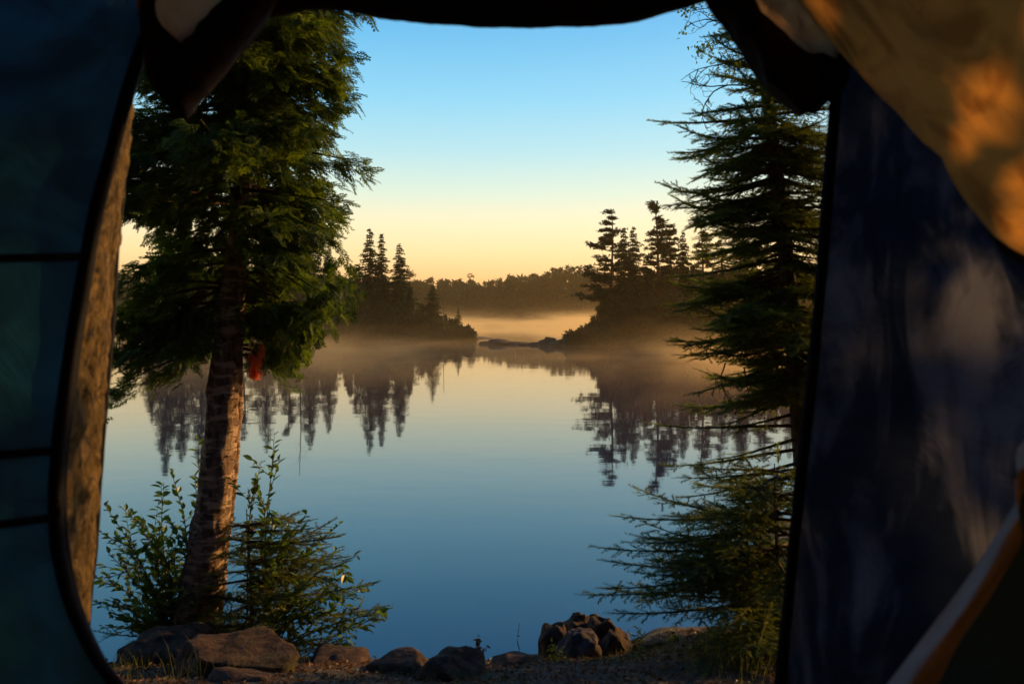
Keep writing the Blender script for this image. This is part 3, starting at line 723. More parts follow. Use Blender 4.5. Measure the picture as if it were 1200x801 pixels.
# ------------------------------------------------------------------ island trees (far: 60 to 80 m)
def clump(rng, n, r, w=0.05, l=0.2):
    V = []; F = []
    for i in range(n):
        d = unit(rng.normal(size=3) + np.array([0, 0, .25])); p = d * r * rng.uniform(0.1, .8); s = unit(np.cross(d, rng.normal(size=3))) * w
        k = len(V); V += [p - s, p + s, p + d * l * rng.uniform(.6, 1.2)]; F.append([k, k + 1, k + 2])
    return np.array(V), np.array(F)
CL = [clump(np.random.RandomState(90 + k), 16, 0.16) for k in range(4)]
CB = [clump(np.random.RandomState(95 + k), 22, 0.3, 0.07, 0.16) for k in range(4)]
def place_clumps(g, A, S, tm_, rng, D=None):
    A = np.array(A); S = np.array(S); idx = rng.randint(0, len(tm_), len(A))
    D = np.array(D) if D is not None else rng.normal(size=A.shape)
    FR = frames(D, rng.normal(size=A.shape) * .4 + [0, 0, 1]) * (S[:, None, None] if S.ndim == 1 else S[:, None, :])
    for k, (tv, tf) in enumerate(tm_):
        m_ = idx == k
        if m_.any(): scatter(g, tv, tf, FR[m_], A[m_])
def t_spruce(label, H, Rm, seed, bare=0.06, ragged=0.35, dens=1.0, cs=0.72):
    rng = np.random.RandomState(seed); t = tag(empty('spruce_tree', (0, 0, 0)), label, 'tree')
    g = Geo(); z = np.linspace(-0.3, H * .98, 14); tube(g, np.stack([.06 * np.sin(z), 0 * z, z], -1), np.interp(z, [0, H], [.013 * H, .01]), 7); g.build('trunk', M['bark'], t)
    A = []; S = []; D = []; z = H * bare
    while z < H:
        f = z / H; r = Rm * (1 - f) ** .72 * rng.uniform(1 - ragged, 1.1) + .06
        for k in range(int((7 + 7 * (1 - f)) * dens)):
            az = rng.uniform(0, 2 * np.pi); L = r * rng.uniform(.55, 1.1); m_ = max(1, int(L / .16))
            for i in range(m_):
                s = (i + .7) / m_; A.append([math.cos(az) * L * s, math.sin(az) * L * s, z - .38 * L * s + .15 * L * s * s]); S.append([.9, 1.0 + .3, .62]); D.append([math.cos(az), math.sin(az), -.25])
        z += .12 + .012 * H * rng.uniform(.5, 1.4)
    A.append([0, 0, H]); S.append([.5, .5, 1]); D.append([0, .2, 1]); fg = Geo(); place_clumps(fg, A, np.array(S) * rng.uniform(.6, 1.3, len(S))[:, None] * cs, CL, rng, D); fg.build('crown', M['farfoliage'], t)
    return t
def t_pine(label, H, Rm, seed, low=.35, bias=0.0):
    rng = np.random.RandomState(seed); t = tag(empty('pine_tree', (0, 0, 0)), label, 'tree')
    g = Geo(); z = np.linspace(-0.3, H * .97, 16); cx_ = .12 * np.sin(z * .5 + seed); tube(g, np.stack([cx_, 0 * z, z], -1), np.interp(z, [0, H], [.017 * H, .02]), 8)
    A = []; S = []; D = []; z_ = H * low
    while z_ < H * .985:
        f = (z_ / H - low) / (1 - low); r = Rm * (1 - f ** 1.6 * .78) * rng.uniform(.5, 1.15)
        for k in range(rng.randint(2, 4)):
            az = rng.uniform(0, 2 * np.pi)
            if bias and rng.rand() < bias: az = math.pi + rng.uniform(-.6, .6)
            L = r * rng.uniform(.6, 1.1); x0_ = np.interp(z_, z, cx_); up = rng.uniform(.0, .35)
            e = np.array([math.cos(az) * L, math.sin(az) * L, up * L]); b = np.array([x0_, 0, z_]); tube(g, resample([b, b + e * .5 + [0, 0, -.05 * L], b + e], 6), np.linspace(.045, .012, 6), 4)
            for i in range(int(5 + L * 12)):
                s = rng.uniform(.4, 1.05); p = b + e * s + rng.normal(size=3) * [.16 * L + .05, .16 * L + .05, .06]; A.append(p); S.append([1.1, 1.2, .6]); D.append([math.cos(az), math.sin(az), .2])
        z_ += rng.uniform(.25, .5)
    A.append([np.interp(H, z, cx_), 0, H * .97]); S.append([.35, .6, .8]); D.append([0, .2, 1])
    g.build('trunk', M['bark'], t)
    fg = Geo(); place_clumps(fg, A, np.array(S) * rng.uniform(.7, 1.2, len(S))[:, None], CL, rng, D); fg.build('crown', M['farfoliage'], t); return t
def t_broad(name, label, H, Rm, seed, low=.1, cat='tree'):
    rng = np.random.RandomState(seed); t = tag(empty(name, (0, 0, 0)), label, cat)
    g = Geo(); z = np.linspace(-.3, H * .7, 8); tube(g, np.stack([.1 * np.sin(z), 0 * z, z], -1), np.interp(z, [0, H], [.02 * H, .01]), 6)
    A = []; n_ = int(200 + 240 * Rm * H / 4)
    lob = [(unit(rng.normal(size=3)) * rng.uniform(.2, .65)) for _ in range(9)]
    for i in range(n_):
        c = lob[rng.randint(9)]; d = unit(rng.normal(size=3)) * .36 * rng.rand() ** .4; p = (c + d)
        A.append([p[0] * Rm, p[1] * Rm, H * (low + (1 - low) * .5) + p[2] * H * (1 - low) * .5])
    for k in range(8):
        e = np.array(A[rng.randint(len(A))]); tube(g, resample([[0, 0, H * .25], e * .5 + [0, 0, H * .1], e], 5), np.linspace(.03, .01, 5), 4)
    g.build('trunk' if cat == 'tree' else 'stem', M['bark'], t); fg = Geo(); place_clumps(fg, A, np.full(len(A), .95) * rng.uniform(.6, 1.25, len(A)), CB, rng); fg.build('crown' if cat == 'tree' else 'foliage', M['farfoliage'], t); return t
def snag(label, H, seed):
    rng = np.random.RandomState(seed); t = tag(empty('dead_tree', (0, 0, 0)), label, 'dead tree'); g = Geo()
    z = np.linspace(-.3, H, 10); tube(g, np.stack([.05 * np.sin(z), 0 * z, z], -1), np.linspace(.07, .015, 10), 6); g.build('trunk', M['bark'], t)
    for k in range(9):
        w = Geo(); z0 = H * rng.uniform(.4, .95); a = rng.uniform(0, 6.28); L = rng.uniform(.25, .7); tube(w, np.array([[0, 0, z0], [math.cos(a) * L * .5, math.sin(a) * L * .5, z0 + .05], [math.cos(a) * L, math.sin(a) * L, z0 + .25]]), [.022, .014, .006], 4); w.build('branch', M['bark'], t)
    return t
def put(t, px, top, Y, H0, wob=0):
    x = (px - CX) / F_PX * Y; zt = CZ - (top - HY) / F_PX * Y; b = 0.35
    s = (zt - b) / H0; t.location = (x, Y, b); t.scale = (s, s, s); t.rotation_euler = (0, 0, wob); return t
protos = {}
def tree(kind, px, top, Y, label, wob=0.0, wide=1.0, group=None):
    if kind not in protos:
        t = {'sA': lambda: t_spruce(label, 10, 2.1, 1, cs=.9), 'sB': lambda: t_spruce(label, 10, 1.9, 2, ragged=.5, cs=.9), 'sC': lambda: t_spruce(label, 10, 2.7, 3, ragged=.5, cs=.9), 'sD': lambda: t_spruce(label, 10, 2.8, 14, ragged=.35),
             'pA': lambda: t_pine(label, 10, 2.1, 4, .3, .35), 'pB': lambda: t_pine(label, 10, 1.6, 5, .35), 'pC': lambda: t_pine(label, 10, 1.3, 6, .55),
             'bA': lambda: t_broad('broadleaf_tree', label, 6, 2.0, 7, -.1), 'bB': lambda: t_broad('broadleaf_tree', label, 6, 1.6, 8, -.15),
             'uA': lambda: t_broad('bush', label, 2, 1.5, 9, -.2, 'bush'), 'uB': lambda: t_broad('bush', label, 2, 1.9, 10, -.2, 'bush'), 'dA': lambda: snag(label, 8, 11)}[kind]()
        protos[kind] = t
    else:
        t = copy_tree(protos[kind]); t['label'] = label
    H0 = {'b': 6, 'u': 2, 'd': 8}.get(kind[0], 10)
    put(t, px, top, Y, H0, wob); t.scale = (t.scale[0] * wide, t.scale[1] * wide, t.scale[2]); t['group'] = group or 'trees on the two wooded points'
    return t
LI = [('sA', 433, 268, 74, 'tallest narrow spruce of the three spires on the left point'), ('sB', 447, 275, 73, 'middle spruce of the three spires on the left point'),
      ('sC', 468, 286, 73, 'right spruce of the three spires on the left point with a broad skirt'), ('pC', 419, 309, 75, 'loose-crowned pine just left of the three spires on the left point'),
      ('sD', 507, 328, 72, 'small spruce standing alone right of the three spires'), ('dA', 520, 336, 72, 'thin dead pole beside the small lone spruce'),
      ('sD', 537, 361, 70, 'tiny conifer near the tip of the left point'), ('bB', 551, 373, 69.5, 'smallest bushy tree at the very tip of the left point'),
      ('dA', 352, 240, 74, 'tall thin snag hidden behind the cedar crown on the left point'), ('sC', 363, 272, 75, 'spruce half hidden behind the right edge of the cedar crown'),
      ('sA', 385, 288, 76, 'spruce just right of the cedar crown on the left point'), ('pB', 338, 285, 77, 'pine behind the cedar crown, right of its trunk'),
      ('sD', 312, 268, 76, 'spruce behind the cedar crown, close right of its trunk'), ('pA', 286, 278, 78, 'pine directly behind the cedar trunk'),
      ('sC', 262, 262, 77, 'spruce behind the cedar crown, close left of its trunk'), ('sD', 236, 244, 76, 'tall spruce behind the left half of the cedar crown'),
      ('sA', 213, 254, 75, 'narrow spruce behind the left half of the cedar crown'), ('sB', 194, 240, 76, 'tall narrow spruce near the left end of the left point'),
      ('sC', 178, 300, 75, 'shorter spruce at the left end of the left point'), ('bA', 402, 350, 73, 'dark broad tree right of the cedar crown under the spires'),
      ('bA', 440, 345, 71.5, 'round dark tree at the foot of the two left spires'), ('bB', 470, 350, 71, 'round dark tree at the foot of the right spire'),
      ('bB', 492, 356, 71, 'dark tree filling the gap between the right spire and the lone spruce'), ('bA', 375, 345, 73, 'broad tree low behind the cedar crown'),
      ('bA', 330, 335, 74, 'broad tree behind the drooping cedar tufts right of the trunk'), ('bB', 300, 330, 74, 'round tree behind the trunk top'), ('bA', 250, 325, 74, 'broad tree left of the trunk across the water'),
      ('bB', 215, 330, 74, 'round tree under the tall spruces behind the cedar'), ('bA', 425, 362, 70.5, 'low dark tree in front of the spires by the water'), ('bB', 455, 366, 70, 'low dark tree at the water edge below the right spire'),
      ('bB', 515, 366, 70.5, 'low tree at the foot of the lone spruce and pole')]
for i, (k, px, top, Y, lb) in enumerate(LI): tree(k, px, top, Y, lb, wob=i * 1.3 if k[0] != 'p' else 0, wide=1.15 if k[0] == 'b' else 1.0)
LU = [(500, 384, 'bush by the water below the lone spruce'), (525, 384, 'bush by the water below the dead pole'), (545, 388, 'bush at the tip of the left point'), (478, 385, 'bush by the water below the right spire'),
      (450, 384, 'bush by the water below the middle spire'), (420, 384, 'bush by the water below the left spire'), (390, 383, 'bush by the water right of the cedar'), (360, 384, 'bush by the water just right of the red dead spray'),
      (325, 384, 'bush by the far water between trunk and red spray'), (235, 384, 'bush by the far water left of the trunk'), (200, 386, 'bush at the left end of the left point')]
for i, (px, top, lb) in enumerate(LU): tree('uA' if i % 2 else 'uB', px, top, 69.5 - (1 if px > 490 else 0), lb, wob=i, group='bushes along the water')
RI = [('pA', 716, 244, 58, 'tall pine with branches reaching left, outermost on the right point', 0), ('sB', 731, 268, 60, 'narrow conifer between the two tall pines, left one'), ('sA', 742, 266, 60, 'narrow spruce between the two tall pines, right one'),
      ('pB', 769, 236, 59, 'tallest pine on the right point, second from the left'), ('pC', 786, 262, 59, 'bare-stemmed pine right of the tallest pine on the right point'), ('sC', 757, 300, 58, 'short spruce below the tallest pine'),
      ('sA', 800, 272, 60, 'spruce behind the outer boughs of the near spruce'), ('pB', 822, 255, 61, 'pine half hidden behind the near spruce boughs'), ('sD', 845, 268, 60, 'spruce hidden deeper behind the near spruce boughs'),
      ('sC', 868, 262, 61, 'spruce far across behind the near spruce trunk'), ('pA', 895, 270, 61, 'pine far across in line with the near spruce trunk'), ('sD', 925, 275, 60, 'spruce far across beside the tent door edge'),
      ('bA', 722, 322, 57, 'dark round tree under the outermost pine'), ('bA', 748, 318, 57, 'dark round tree in the middle of the right point'), ('bA', 775, 322, 57, 'dark round tree under the tallest pine'),
      ('bB', 800, 326, 57, 'dark tree where the right point meets the near boughs'), ('bA', 828, 320, 58, 'broad tree across the water behind the near boughs'), ('bA', 860, 318, 58, 'broad tree far across behind the near spruce'), ('bA', 900, 320, 58, 'broad tree far across by the tent edge'),
      ('bB', 702, 352, 57, 'small round tree at the left edge of the right point'), ('bB', 735, 345, 56, 'low dark tree by the water under the pines'), ('bB', 765, 345, 56, 'low dark tree by the water under the tallest pine')]
for i, r_ in enumerate(RI):
    k, px, top, Y, lb = r_[:5]; tree(k, px, top, Y, lb, wob=(i * 1.7 if k[0] != 'p' else 0), wide=1.2 if k[0] == 'b' else 1.0)
RU = [(672, 386, 'low bush sloping to the water at the left tip of the right point'), (688, 380, 'bush second from the tip of the right point'), (704, 372, 'bush below the small round tree on the right point'), (730, 374, 'bush by the water under the outermost pine'),
      (760, 374, 'bush by the water under the tallest pine'), (790, 374, 'bush by the water left of the near boughs'), (820, 374, 'bush by the far water behind the near boughs'), (860, 374, 'bush by the far water behind the near spruce'), (900, 374, 'bush by the far water beside the tent door')]
for i, (px, top, lb) in enumerate(RU): tree('uA' if i % 2 else 'uB', px, top, 57 - (0 if px < 700 else .8), lb, wob=i * 2.1, group='bushes along the water')
t = tree('uA', 641, 393, 61.5, 'tiny bush growing on the rock in the gap', group='bushes along the water'); t.scale = (.22, .22, .2); t.location.z = 0.3

def undergrowth(name_label, x0, x1, y0, y1, topf, n, seed):
    rng = np.random.RandomState(seed); A = []; S = []
    for k in range(n):
        x = rng.uniform(x0, x1); y = rng.uniform(y0, y1); px = x / y * F_PX + CX
        zt = CZ - (topf(px) - HY) / F_PX * y; zt *= .72 + .75 * mn.noise((x * .75, y * .5, seed)) + .35 * mn.noise((x * 2.2, y * .8, seed))
        A.append([x, y, rng.uniform(0.03, 1) ** 1.25 * max(zt, .5)]); S.append(rng.uniform(.6, 1.5))
    for k in range(int((x1 - x0) * 3.2)):
        x = rng.uniform(x0, x1); y = rng.uniform(y0, y1); px = x / y * F_PX + CX; zt = (CZ - (topf(px) - HY) / F_PX * y) * rng.uniform(.75, 1.35); rr = rng.uniform(.45, 1.0)
        for i in range(int(26 + 22 * max(zt, .5))):
            f = rng.rand() ** .8; a = rng.uniform(0, 6.28); q = rr * (1 - f) * math.sqrt(rng.rand()); A.append([x + math.cos(a) * q, y + math.sin(a) * q, max(zt, .5) * f]); S.append(rng.uniform(.5, .9))
    g = Geo(); place_clumps(g, A, S, CB, rng); tag(g.build('undergrowth', M['farfoliage']), name_label, 'undergrowth', kind='stuff')
undergrowth('dark tangled thicket under the trees of the left point', -32, -3.6, 70, 78, lambda px: np.interp(px, [165, 180, 300, 400, 470, 495, 515, 545, 565], [395, 358, 350, 345, 348, 356, 374, 384, 394]), 6500, 5)
undergrowth('dark tangled thicket under the pines of the right point', 4.2, 24, 57.5, 64, lambda px: np.interp(px, [655, 672, 700, 712, 740, 800, 1000], [396, 388, 374, 352, 340, 334, 330]), 6500, 6)
# far woods: reads as one mass
rng = np.random.RandomState(77); g = Geo(); ft = [clump(np.random.RandomState(120 + k), 14, .9, .28, .9) for k in range(4)]
A = []; S = []
def top_h(x): return np.interp(x, [-300, -54, -35, -10, 8, 20, 35, 300], [13, 11.5, 11, 10, 12.5, 14, 13, 13])
for k in range(2300):
    x = rng.uniform(-230, 230); y = 249 + rng.exponential(12); H = top_h(x) * rng.uniform(.72, 1.08) + (y - 249) * .05; con = rng.rand() < .6
    z0 = shore(x, y); R_ = H * (.16 if con else .26)
    for i in range(int(20 if con else 16)):
        f = rng.rand() ** .9
        r = R_ * ((1 - f) if con else math.sin(math.pi * min(1, .25 + f * .75)) ** .5); a = rng.uniform(0, 6.28); rr = r * math.sqrt(rng.rand())
        A.append([x + math.cos(a) * rr, y + math.sin(a) * rr, z0 + H * (.08 + .92 * f)]); S.append([1, 1, .9] if con else [1.3, 1.3, 1.1])
place_clumps(g, A, np.array(S) * rng.uniform(.6, 1.2, len(S))[:, None], ft, rng)
tag(g.build('distant_forest', M['farwood']), 'hazy band of woods along the far shore', 'forest', kind='stuff')

rng = np.random.RandomState(55); g = Geo(); A = []; S = []
for k in range(170):
    a = rng.uniform(R(95), R(268)) ; d = rng.uniform(6.5, 22); x = math.sin(a) * d * 1.15; y = math.cos(a) * d - 1.0; H = rng.uniform(7, 13); Rr = H * .2
    if a > R(250) and d < 9: continue
    tube(g, np.array([[x, y, .9], [x, y, H * .9]]), [.14, .03], 6, mat=1)
    for i in range(150):
        f = rng.rand(); rr = Rr * (1.05 - f) * math.sqrt(rng.rand()); b = rng.uniform(0, 6.28); A.append([x + math.cos(b) * rr, y + math.sin(b) * rr, 1.6 + (H - 1.6) * f]); S.append([.8, .8, .6])
place_clumps(g, A, np.array(S), ft, rng)
tag(g.build('woodland', [M['farfoliage'], M['bark']]), 'deep spruce woods closing in behind and beside the tent', 'forest', kind='stuff')
# ------------------------------------------------------------------ trees that shade the tent from the right
def shade_tree(x, y, H, Rm, seed, label, bare=.1, dens=.24):
    t = t_spruce(label, H, Rm, seed, bare, .5, dens, 1.05); t.location = (x, y, gz(x, y)); return t
shade_tree(3.5, 2.8, 3.5, 1.0, 301, 'spruce beside the tent that dapples the right tent wall')
shade_tree(6.5, 5.2, 4.6, 1.3, 302, 'taller spruce behind the one that dapples the right tent wall', .6, .28)
shade_tree(4.6, 4.6, 4.0, .85, 303, 'slim spruce that dapples the tent door from the right')

# ------------------------------------------------------------------ tent
TF = 1.15
tent = tag(empty('tent', (0, 0, 1.2)), 'dark tent seen from inside with its door flaps tied open on the lake', 'tent')
L0 = (0, 0, 1.2)
def tpart(g, name, mat, label=None, smooth=True):
    o = g.build(name, mat, tent, smooth, L0); o.location = (0, 0, 0)
    if label: o['label'] = label
    return o
hemL = [(600, -165), (450, -150), (330, -110), (245, -60), (196, -5), (172, 50), (152, 110), (134, 180), (115, 250), (100, 330), (88, 400), (78, 470), (70, 540), (68, 600), (72, 650), (84, 700), (102, 745), (124, 782), (150, 815), (190, 880), (230, 1000), (250, 1340)]
HL = [P(a, b, TF) for a, b in hemL]
ML = [(0, .55, 3.1), (-.45, .5, 2.98), (-.85, .45, 2.72), (-1.12, .42, 2.3), (-1.22, .4, 1.8), (-1.25, .4, 1.2)]
BL = [(0, -1.2, 3.05), (-.45, -1.2, 2.95), (-.85, -1.2, 2.7), (-1.12, -1.2, 2.3), (-1.22, -1.2, 1.8), (-1.25, -1.2, 1.2)]
CL_ = [(0, .95, 3.09), (-.45, .98, 2.93), (-.72, .98, 2.75), (-.9, .98, 2.35), (-.92, .98, 1.8), (-.85, .98, 1.2)]
g = Geo(); GL = sheet(g, [HL, CL_, ML, BL], 120, 90, 0.028, 4.0, 2.0, (1, 1, 1.3)); tpart(g, 'wall_panel', M['teal'])
g = Geo(); H2 = resample(HL, 140); tube(g, H2 + np.array([0, -.004, 0]), .0085, 8, rough=.15); tpart(g, 'door_hem', M['black'])
# broad fabric band beside the zip
g = Geo(); off = [(a - 13, b, c) for a, b, c in [(x, y, 0) for x, y in hemL[4:19]]]
sheet(g, [[P(a, b, TF - .006) for a, b in hemL[4:19]], [P(a - 12, b, TF - .012) for a, b in hemL[4:19]]], 90, 5, .001, 20); tpart(g, 'zip_tape', M['black'])
g = Geo(); sheet(g, [[P(a, b, TF - .004) for a, b in hemL[4:19]], [P(a + w_, b, TF + .012) for (a, b), w_ in zip(hemL[4:19], [4, 5, 6, 6, 7, 8, 9, 10, 10, 11, 11, 10, 9, 7, 5])]], 90, 6, .001, 20); tpart(g, 'zip_tape', M['black'])
for yl, yr in ((306, 300), (533, 531), (612, 607)):
    g = Geo(); cols = []
    for px in np.linspace(-260, 110, 40):
        py = yr + (yl - yr) * (112 - px) / 112
        zc = CZ - (py - HY) / F_PX * 1.12
        i = np.argmin(((GL[..., 0] - (px - CX) / F_PX * 1.12) ** 2 + (GL[..., 2] - zc) ** 2).ravel()); q = GL.reshape(-1, 3)[i]
        if q[1] > .9: cols.append(q)
    cols = np.array(cols)
    if len(cols) > 3:
        xs = np.linspace(cols[:, 0].min(), cols[:, 0].max(), 30); o_ = np.argsort(cols[:, 0])
        ys_ = np.interp(xs, cols[o_, 0], cols[o_, 1]); zs2 = np.polyval(np.polyfit(cols[:, 0], cols[:, 2], 1), xs)
        top = np.stack([xs, ys_ - .012, zs2 + .006], -1); bot = np.stack([xs, ys_ - .012, zs2 - .006], -1)
        sheet(g, [top, bot], 30, 4, .0008, 20); tpart(g, 'seam_tape', M['black'])
# outer vestibule cloth seen past the left hem, catching the sun
outL = [(166, 40), (153, 110), (147, 170), (141, 240), (135, 300), (130, 380), (123, 460), (116, 560), (110, 640), (104, 700), (100, 745), (96, 800), (90, 900), (84, 1100)]
inn = [(160, 40), (140, 110), (125, 170), (105, 240), (92, 300), (78, 380), (66, 460), (58, 560), (58, 640), (66, 700), (78, 745), (80, 800), (80, 900), (74, 1100)]
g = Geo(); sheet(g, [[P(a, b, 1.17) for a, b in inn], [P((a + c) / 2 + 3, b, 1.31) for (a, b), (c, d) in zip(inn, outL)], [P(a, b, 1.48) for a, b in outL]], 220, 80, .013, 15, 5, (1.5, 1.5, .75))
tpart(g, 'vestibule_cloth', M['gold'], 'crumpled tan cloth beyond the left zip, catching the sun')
g = Geo(); tube(g, resample([P(a - 1, b, 1.475) for a, b in outL], 80), .009, 8, rough=.2); tpart(g, 'vestibule_hem', M['black'])
# rolled door along the top
g = Geo(); rc = resample([P(300, -18, TF), P(380, -32, TF), P(470, -16, TF), P(560, -6, TF), P(640, -6, TF), P(720, -12, TF), P(790, -30, TF), P(850, -48, TF)], 70)
tube(g, rc, .047 + .003 * np.sin(np.linspace(0, 9, 70)), 36, rough=.05); tpart(g, 'rolled_door', M['brown'])
for px in (470, 735):
    g = Geo(); c = P(px, -12, TF); a = np.linspace(0, 2 * np.pi, 24); ringp = np.stack([c[0] + 0 * a, c[1] + .054 * np.cos(a), c[2] + .054 * np.sin(a)], -1)
# ties are out of sight above the frame
# left hanging fold
g = Geo()
eL = [P(a, b, 1.12) for a, b in [(310, -60), (264, -2), (230, 37), (196, 62), (186, 100), (213, 138)]]
eM = [P(a, b, 1.06) for a, b in [(325, -60), (295, 0), (265, 45), (232, 85), (212, 118), (215, 137)]]
eR = [P(a, b, 1.12) for a, b in [(350, -60), (321, 2), (298, 42), (268, 78), (240, 110), (216, 139)]]
eB = [P(a, b, 1.19) for a, b in [(325, -60), (295, 0), (265, 45), (232, 85), (212, 118), (215, 137)]]
sheet(g, [[P(a, b, 1.09) for a, b in [(182, -20), (185, 22), (214, 54), (226, 84)]], [P(a, b, 1.11) for a, b in [(160, 0), (167, 50), (174, 94), (200, 126)]]], 40, 30, .004, 14, 2)
sheet(g, [eL, eM, eR, eB, eL], 60, 70, .006, 13, 1, pin=False); tpart(g, 'tied_flap', M['brown'], 'dark brown folded door flap at the upper left')
g = Geo(); sheet(g, [[P(a, b, 1.1) for a, b in [(196, -40), (180, 12), (182, 26), (211, 58)]], [P(a, b, 1.12) for a, b in [(320, -40), (270, 4), (240, 36), (216, 62)]]], 50, 50, .006, 14, 4)
tpart(g, 'flap_lining', M['beige'], 'beige triangle of lining at the upper left')
g = Geo(); tube(g, resample([p + np.array([0, -.004, 0]) for p in eR], 60), .0035, 6, rough=.5); tpart(g, 'painted_sunlit_edge', M['gold'])  # sunlit right edge of the brown flap, put in as a gold-coloured tube
# right hanging fold
g = Geo()
fL = [P(a, b, 1.1) for a, b in [(800, -60), (828, 0), (852, 35), (878, 72), (905, 112), (940, 134)]]
fM = [P(a, b, 1.04) for a, b in [(850, -60), (872, 0), (893, 45), (912, 85), (930, 115), (943, 133)]]
fR = [P(a, b, 1.12) for a, b in [(870, -70), (882, 0), (904, 26), (938, 58), (990, 74), (984, 108), (955, 134)]]
fB = [P(a, b, 1.19) for a, b in [(850, -60), (872, 0), (893, 45), (912, 85), (930, 115), (943, 133)]]
sheet(g, [fL, fM, fR, fB, fL], 60, 70, .006, 13, 7, pin=False); tpart(g, 'tied_flap', M['brown'], 'dark red-brown folded door flap at the upper right')
g = Geo(); sheet(g, [[P(a, b, 1.1) for a, b in [(858, -40), (876, 0), (900, 28), (930, 56), (958, 72)]], [P(a, b, 1.12) for a, b in [(970, -40), (992, 6), (992, 24), (988, 50), (976, 78)]]], 50, 50, .008, 16, 9)
tpart(g, 'flap_lining', M['beige'], 'beige patch of lining at the upper right')
# right hem
hemR = [(600, -165), (760, -150), (880, -100), (955, -50), (984, 0), (987, 40), (981, 90), (976, 150), (970, 220), (964, 300), (956, 390), (947, 480), (938, 560), (930, 640), (922, 720), (914, 801), (905, 900), (890, 1100), (880, 1340)]
g = Geo(); tube(g, resample([P(a, b, TF) for a, b in hemR], 140), .0085, 8, rough=.12); tpart(g, 'door_hem', M['black'])
g = Geo(); sheet(g, [[P(a, b, TF - .02) for a, b in [(960, -30), (972, 20), (972, 60), (977, 100)]], [P(a, b, TF - .03) for a, b in [(988, -30), (991, 20), (1004, 50), (1010, 66)]]], 20, 12, .002, 14); tpart(g, 'corner_patch', M['black'])
# seam between wall and roof, coming towards the camera
seamp = [P(988, 40, TF), P(1012, 82, 1.12), P(1045, 118, 1.09), P(1090, 160, 1.05), P(1140, 210, 1.0), P(1175, 248, .96), P(1215, 315, .9), np.array([.82, .45, 2.22]), np.array([.98, -.2, 2.15]), np.array([1.05, -1.2, 2.15])]
g = Geo(); tube(g, resample(seamp, 90) + np.array([-.008, -.012, 0]), .006, 8); tpart(g, 'seam_cord', M['black'])
rid = [P(600, -165, TF), np.array([0, .8, 3.09]), np.array([0, .3, 3.1]), np.array([0, -.5, 3.08]), np.array([0, -1.2, 3.05])]
ms = resample(seamp, 30); mr = resample(rid, 30); mid = (ms + mr) / 2 + np.linspace(0, 1, 30)[:, None] * np.array([.17, 0, .13]) + np.array([.0, 0, .02])
mid[0] = P(820, -95, TF) 
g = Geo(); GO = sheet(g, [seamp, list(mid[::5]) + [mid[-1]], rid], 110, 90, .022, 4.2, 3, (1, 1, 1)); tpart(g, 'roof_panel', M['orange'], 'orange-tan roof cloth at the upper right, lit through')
# faint pole sleeve across the orange cloth
def tape(grid_pts, width_dir, w, name='seam_tape', mat='black'):
    q = np.asarray(grid_pts); eye = np.array([0, 0, CZ]); q = q + unit(eye - q) * .006
    gg = Geo(); sheet(gg, [list(q), list(q + np.asarray(width_dir) * w)], len(q), 4, .0006, 20); tpart(gg, name, M[mat])
slv = [P(985, -5, 1.13), P(1030, 12, 1.1), P(1065, 50, 1.07), P(1110, 100, 1.03), P(1150, 165, .985), P(1190, 235, .93)]
g = Geo()
fl = [seamp]
cz = [(988, 41), (976, 150), (964, 300), (956, 390), (947, 480), (930, 640), (914, 801), (890, 1100), (880, 1340)]
def wallcurve(px, py, zz): return [P(px, py, TF), np.array([.72, .98, zz]), np.array([.98, .6, zz]), np.array([1.12, -.2, zz]), np.array([1.15, -1.2, zz])]
cur = [seamp] + [wallcurve(a, b, z_) for (a, b), z_ in zip(cz[1:], [2.13, 2.05, 2.0, 1.92, 1.8, 1.62, 1.4, 1.2])]
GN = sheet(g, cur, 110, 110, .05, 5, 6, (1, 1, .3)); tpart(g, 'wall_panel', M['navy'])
tape(GN[31, 3:108], unit(GN[33, 3:108] - GN[31, 3:108]), .009)
# lower right: folded-back door sheet with pale binding
g = Geo(); a1 = [P(a, b, .82) for a, b in [(960, 900), (1040, 800), (1090, 735), (1135, 675), (1190, 590), (1240, 510)]] + [np.array([.775, .525, 2.215])]; a2 = [P(a, b, .79) for a, b in [(985, 900), (1066, 805), (1110, 742), (1150, 685), (1192, 612), (1242, 540)]] + [np.array([.775, .52, 2.205])]
a3 = [P(a, b, .80) for a, b in [(1020, 905), (1094, 808), (1124, 752), (1160, 700), (1196, 640), (1244, 570)]]
a3 = a3 + [np.array([.775, .515, 2.195])]
sheet(g, [a1, a2, a3], 60, 16, .003, 12, 2); tpart(g, 'door_binding', M['palegrey'], 'pale grey folded edge at the lower right')
g = Geo()
a5 = [np.array(v) for v in [(1.03, .1, 1.3), (1.05, .15, 1.5), (1.04, .25, 1.75), (.98, .36, 1.95), (.9, .44, 2.1), (.84, .49, 2.18), (.79, .53, 2.21)]]
q3 = resample(a3, 12); q5 = resample(a5, 12); a4 = (q3 * .45 + q5 * .55) + np.array([-.04, -.07, -.05]) * np.sin(np.linspace(.3, np.pi, 12))[:, None]
sheet(g, [a3, list(a4), a5], 60, 50, .02, 5, 8); tpart(g, 'door_sheet', M['teal'], 'dark folded door sheet at the lower right corner')
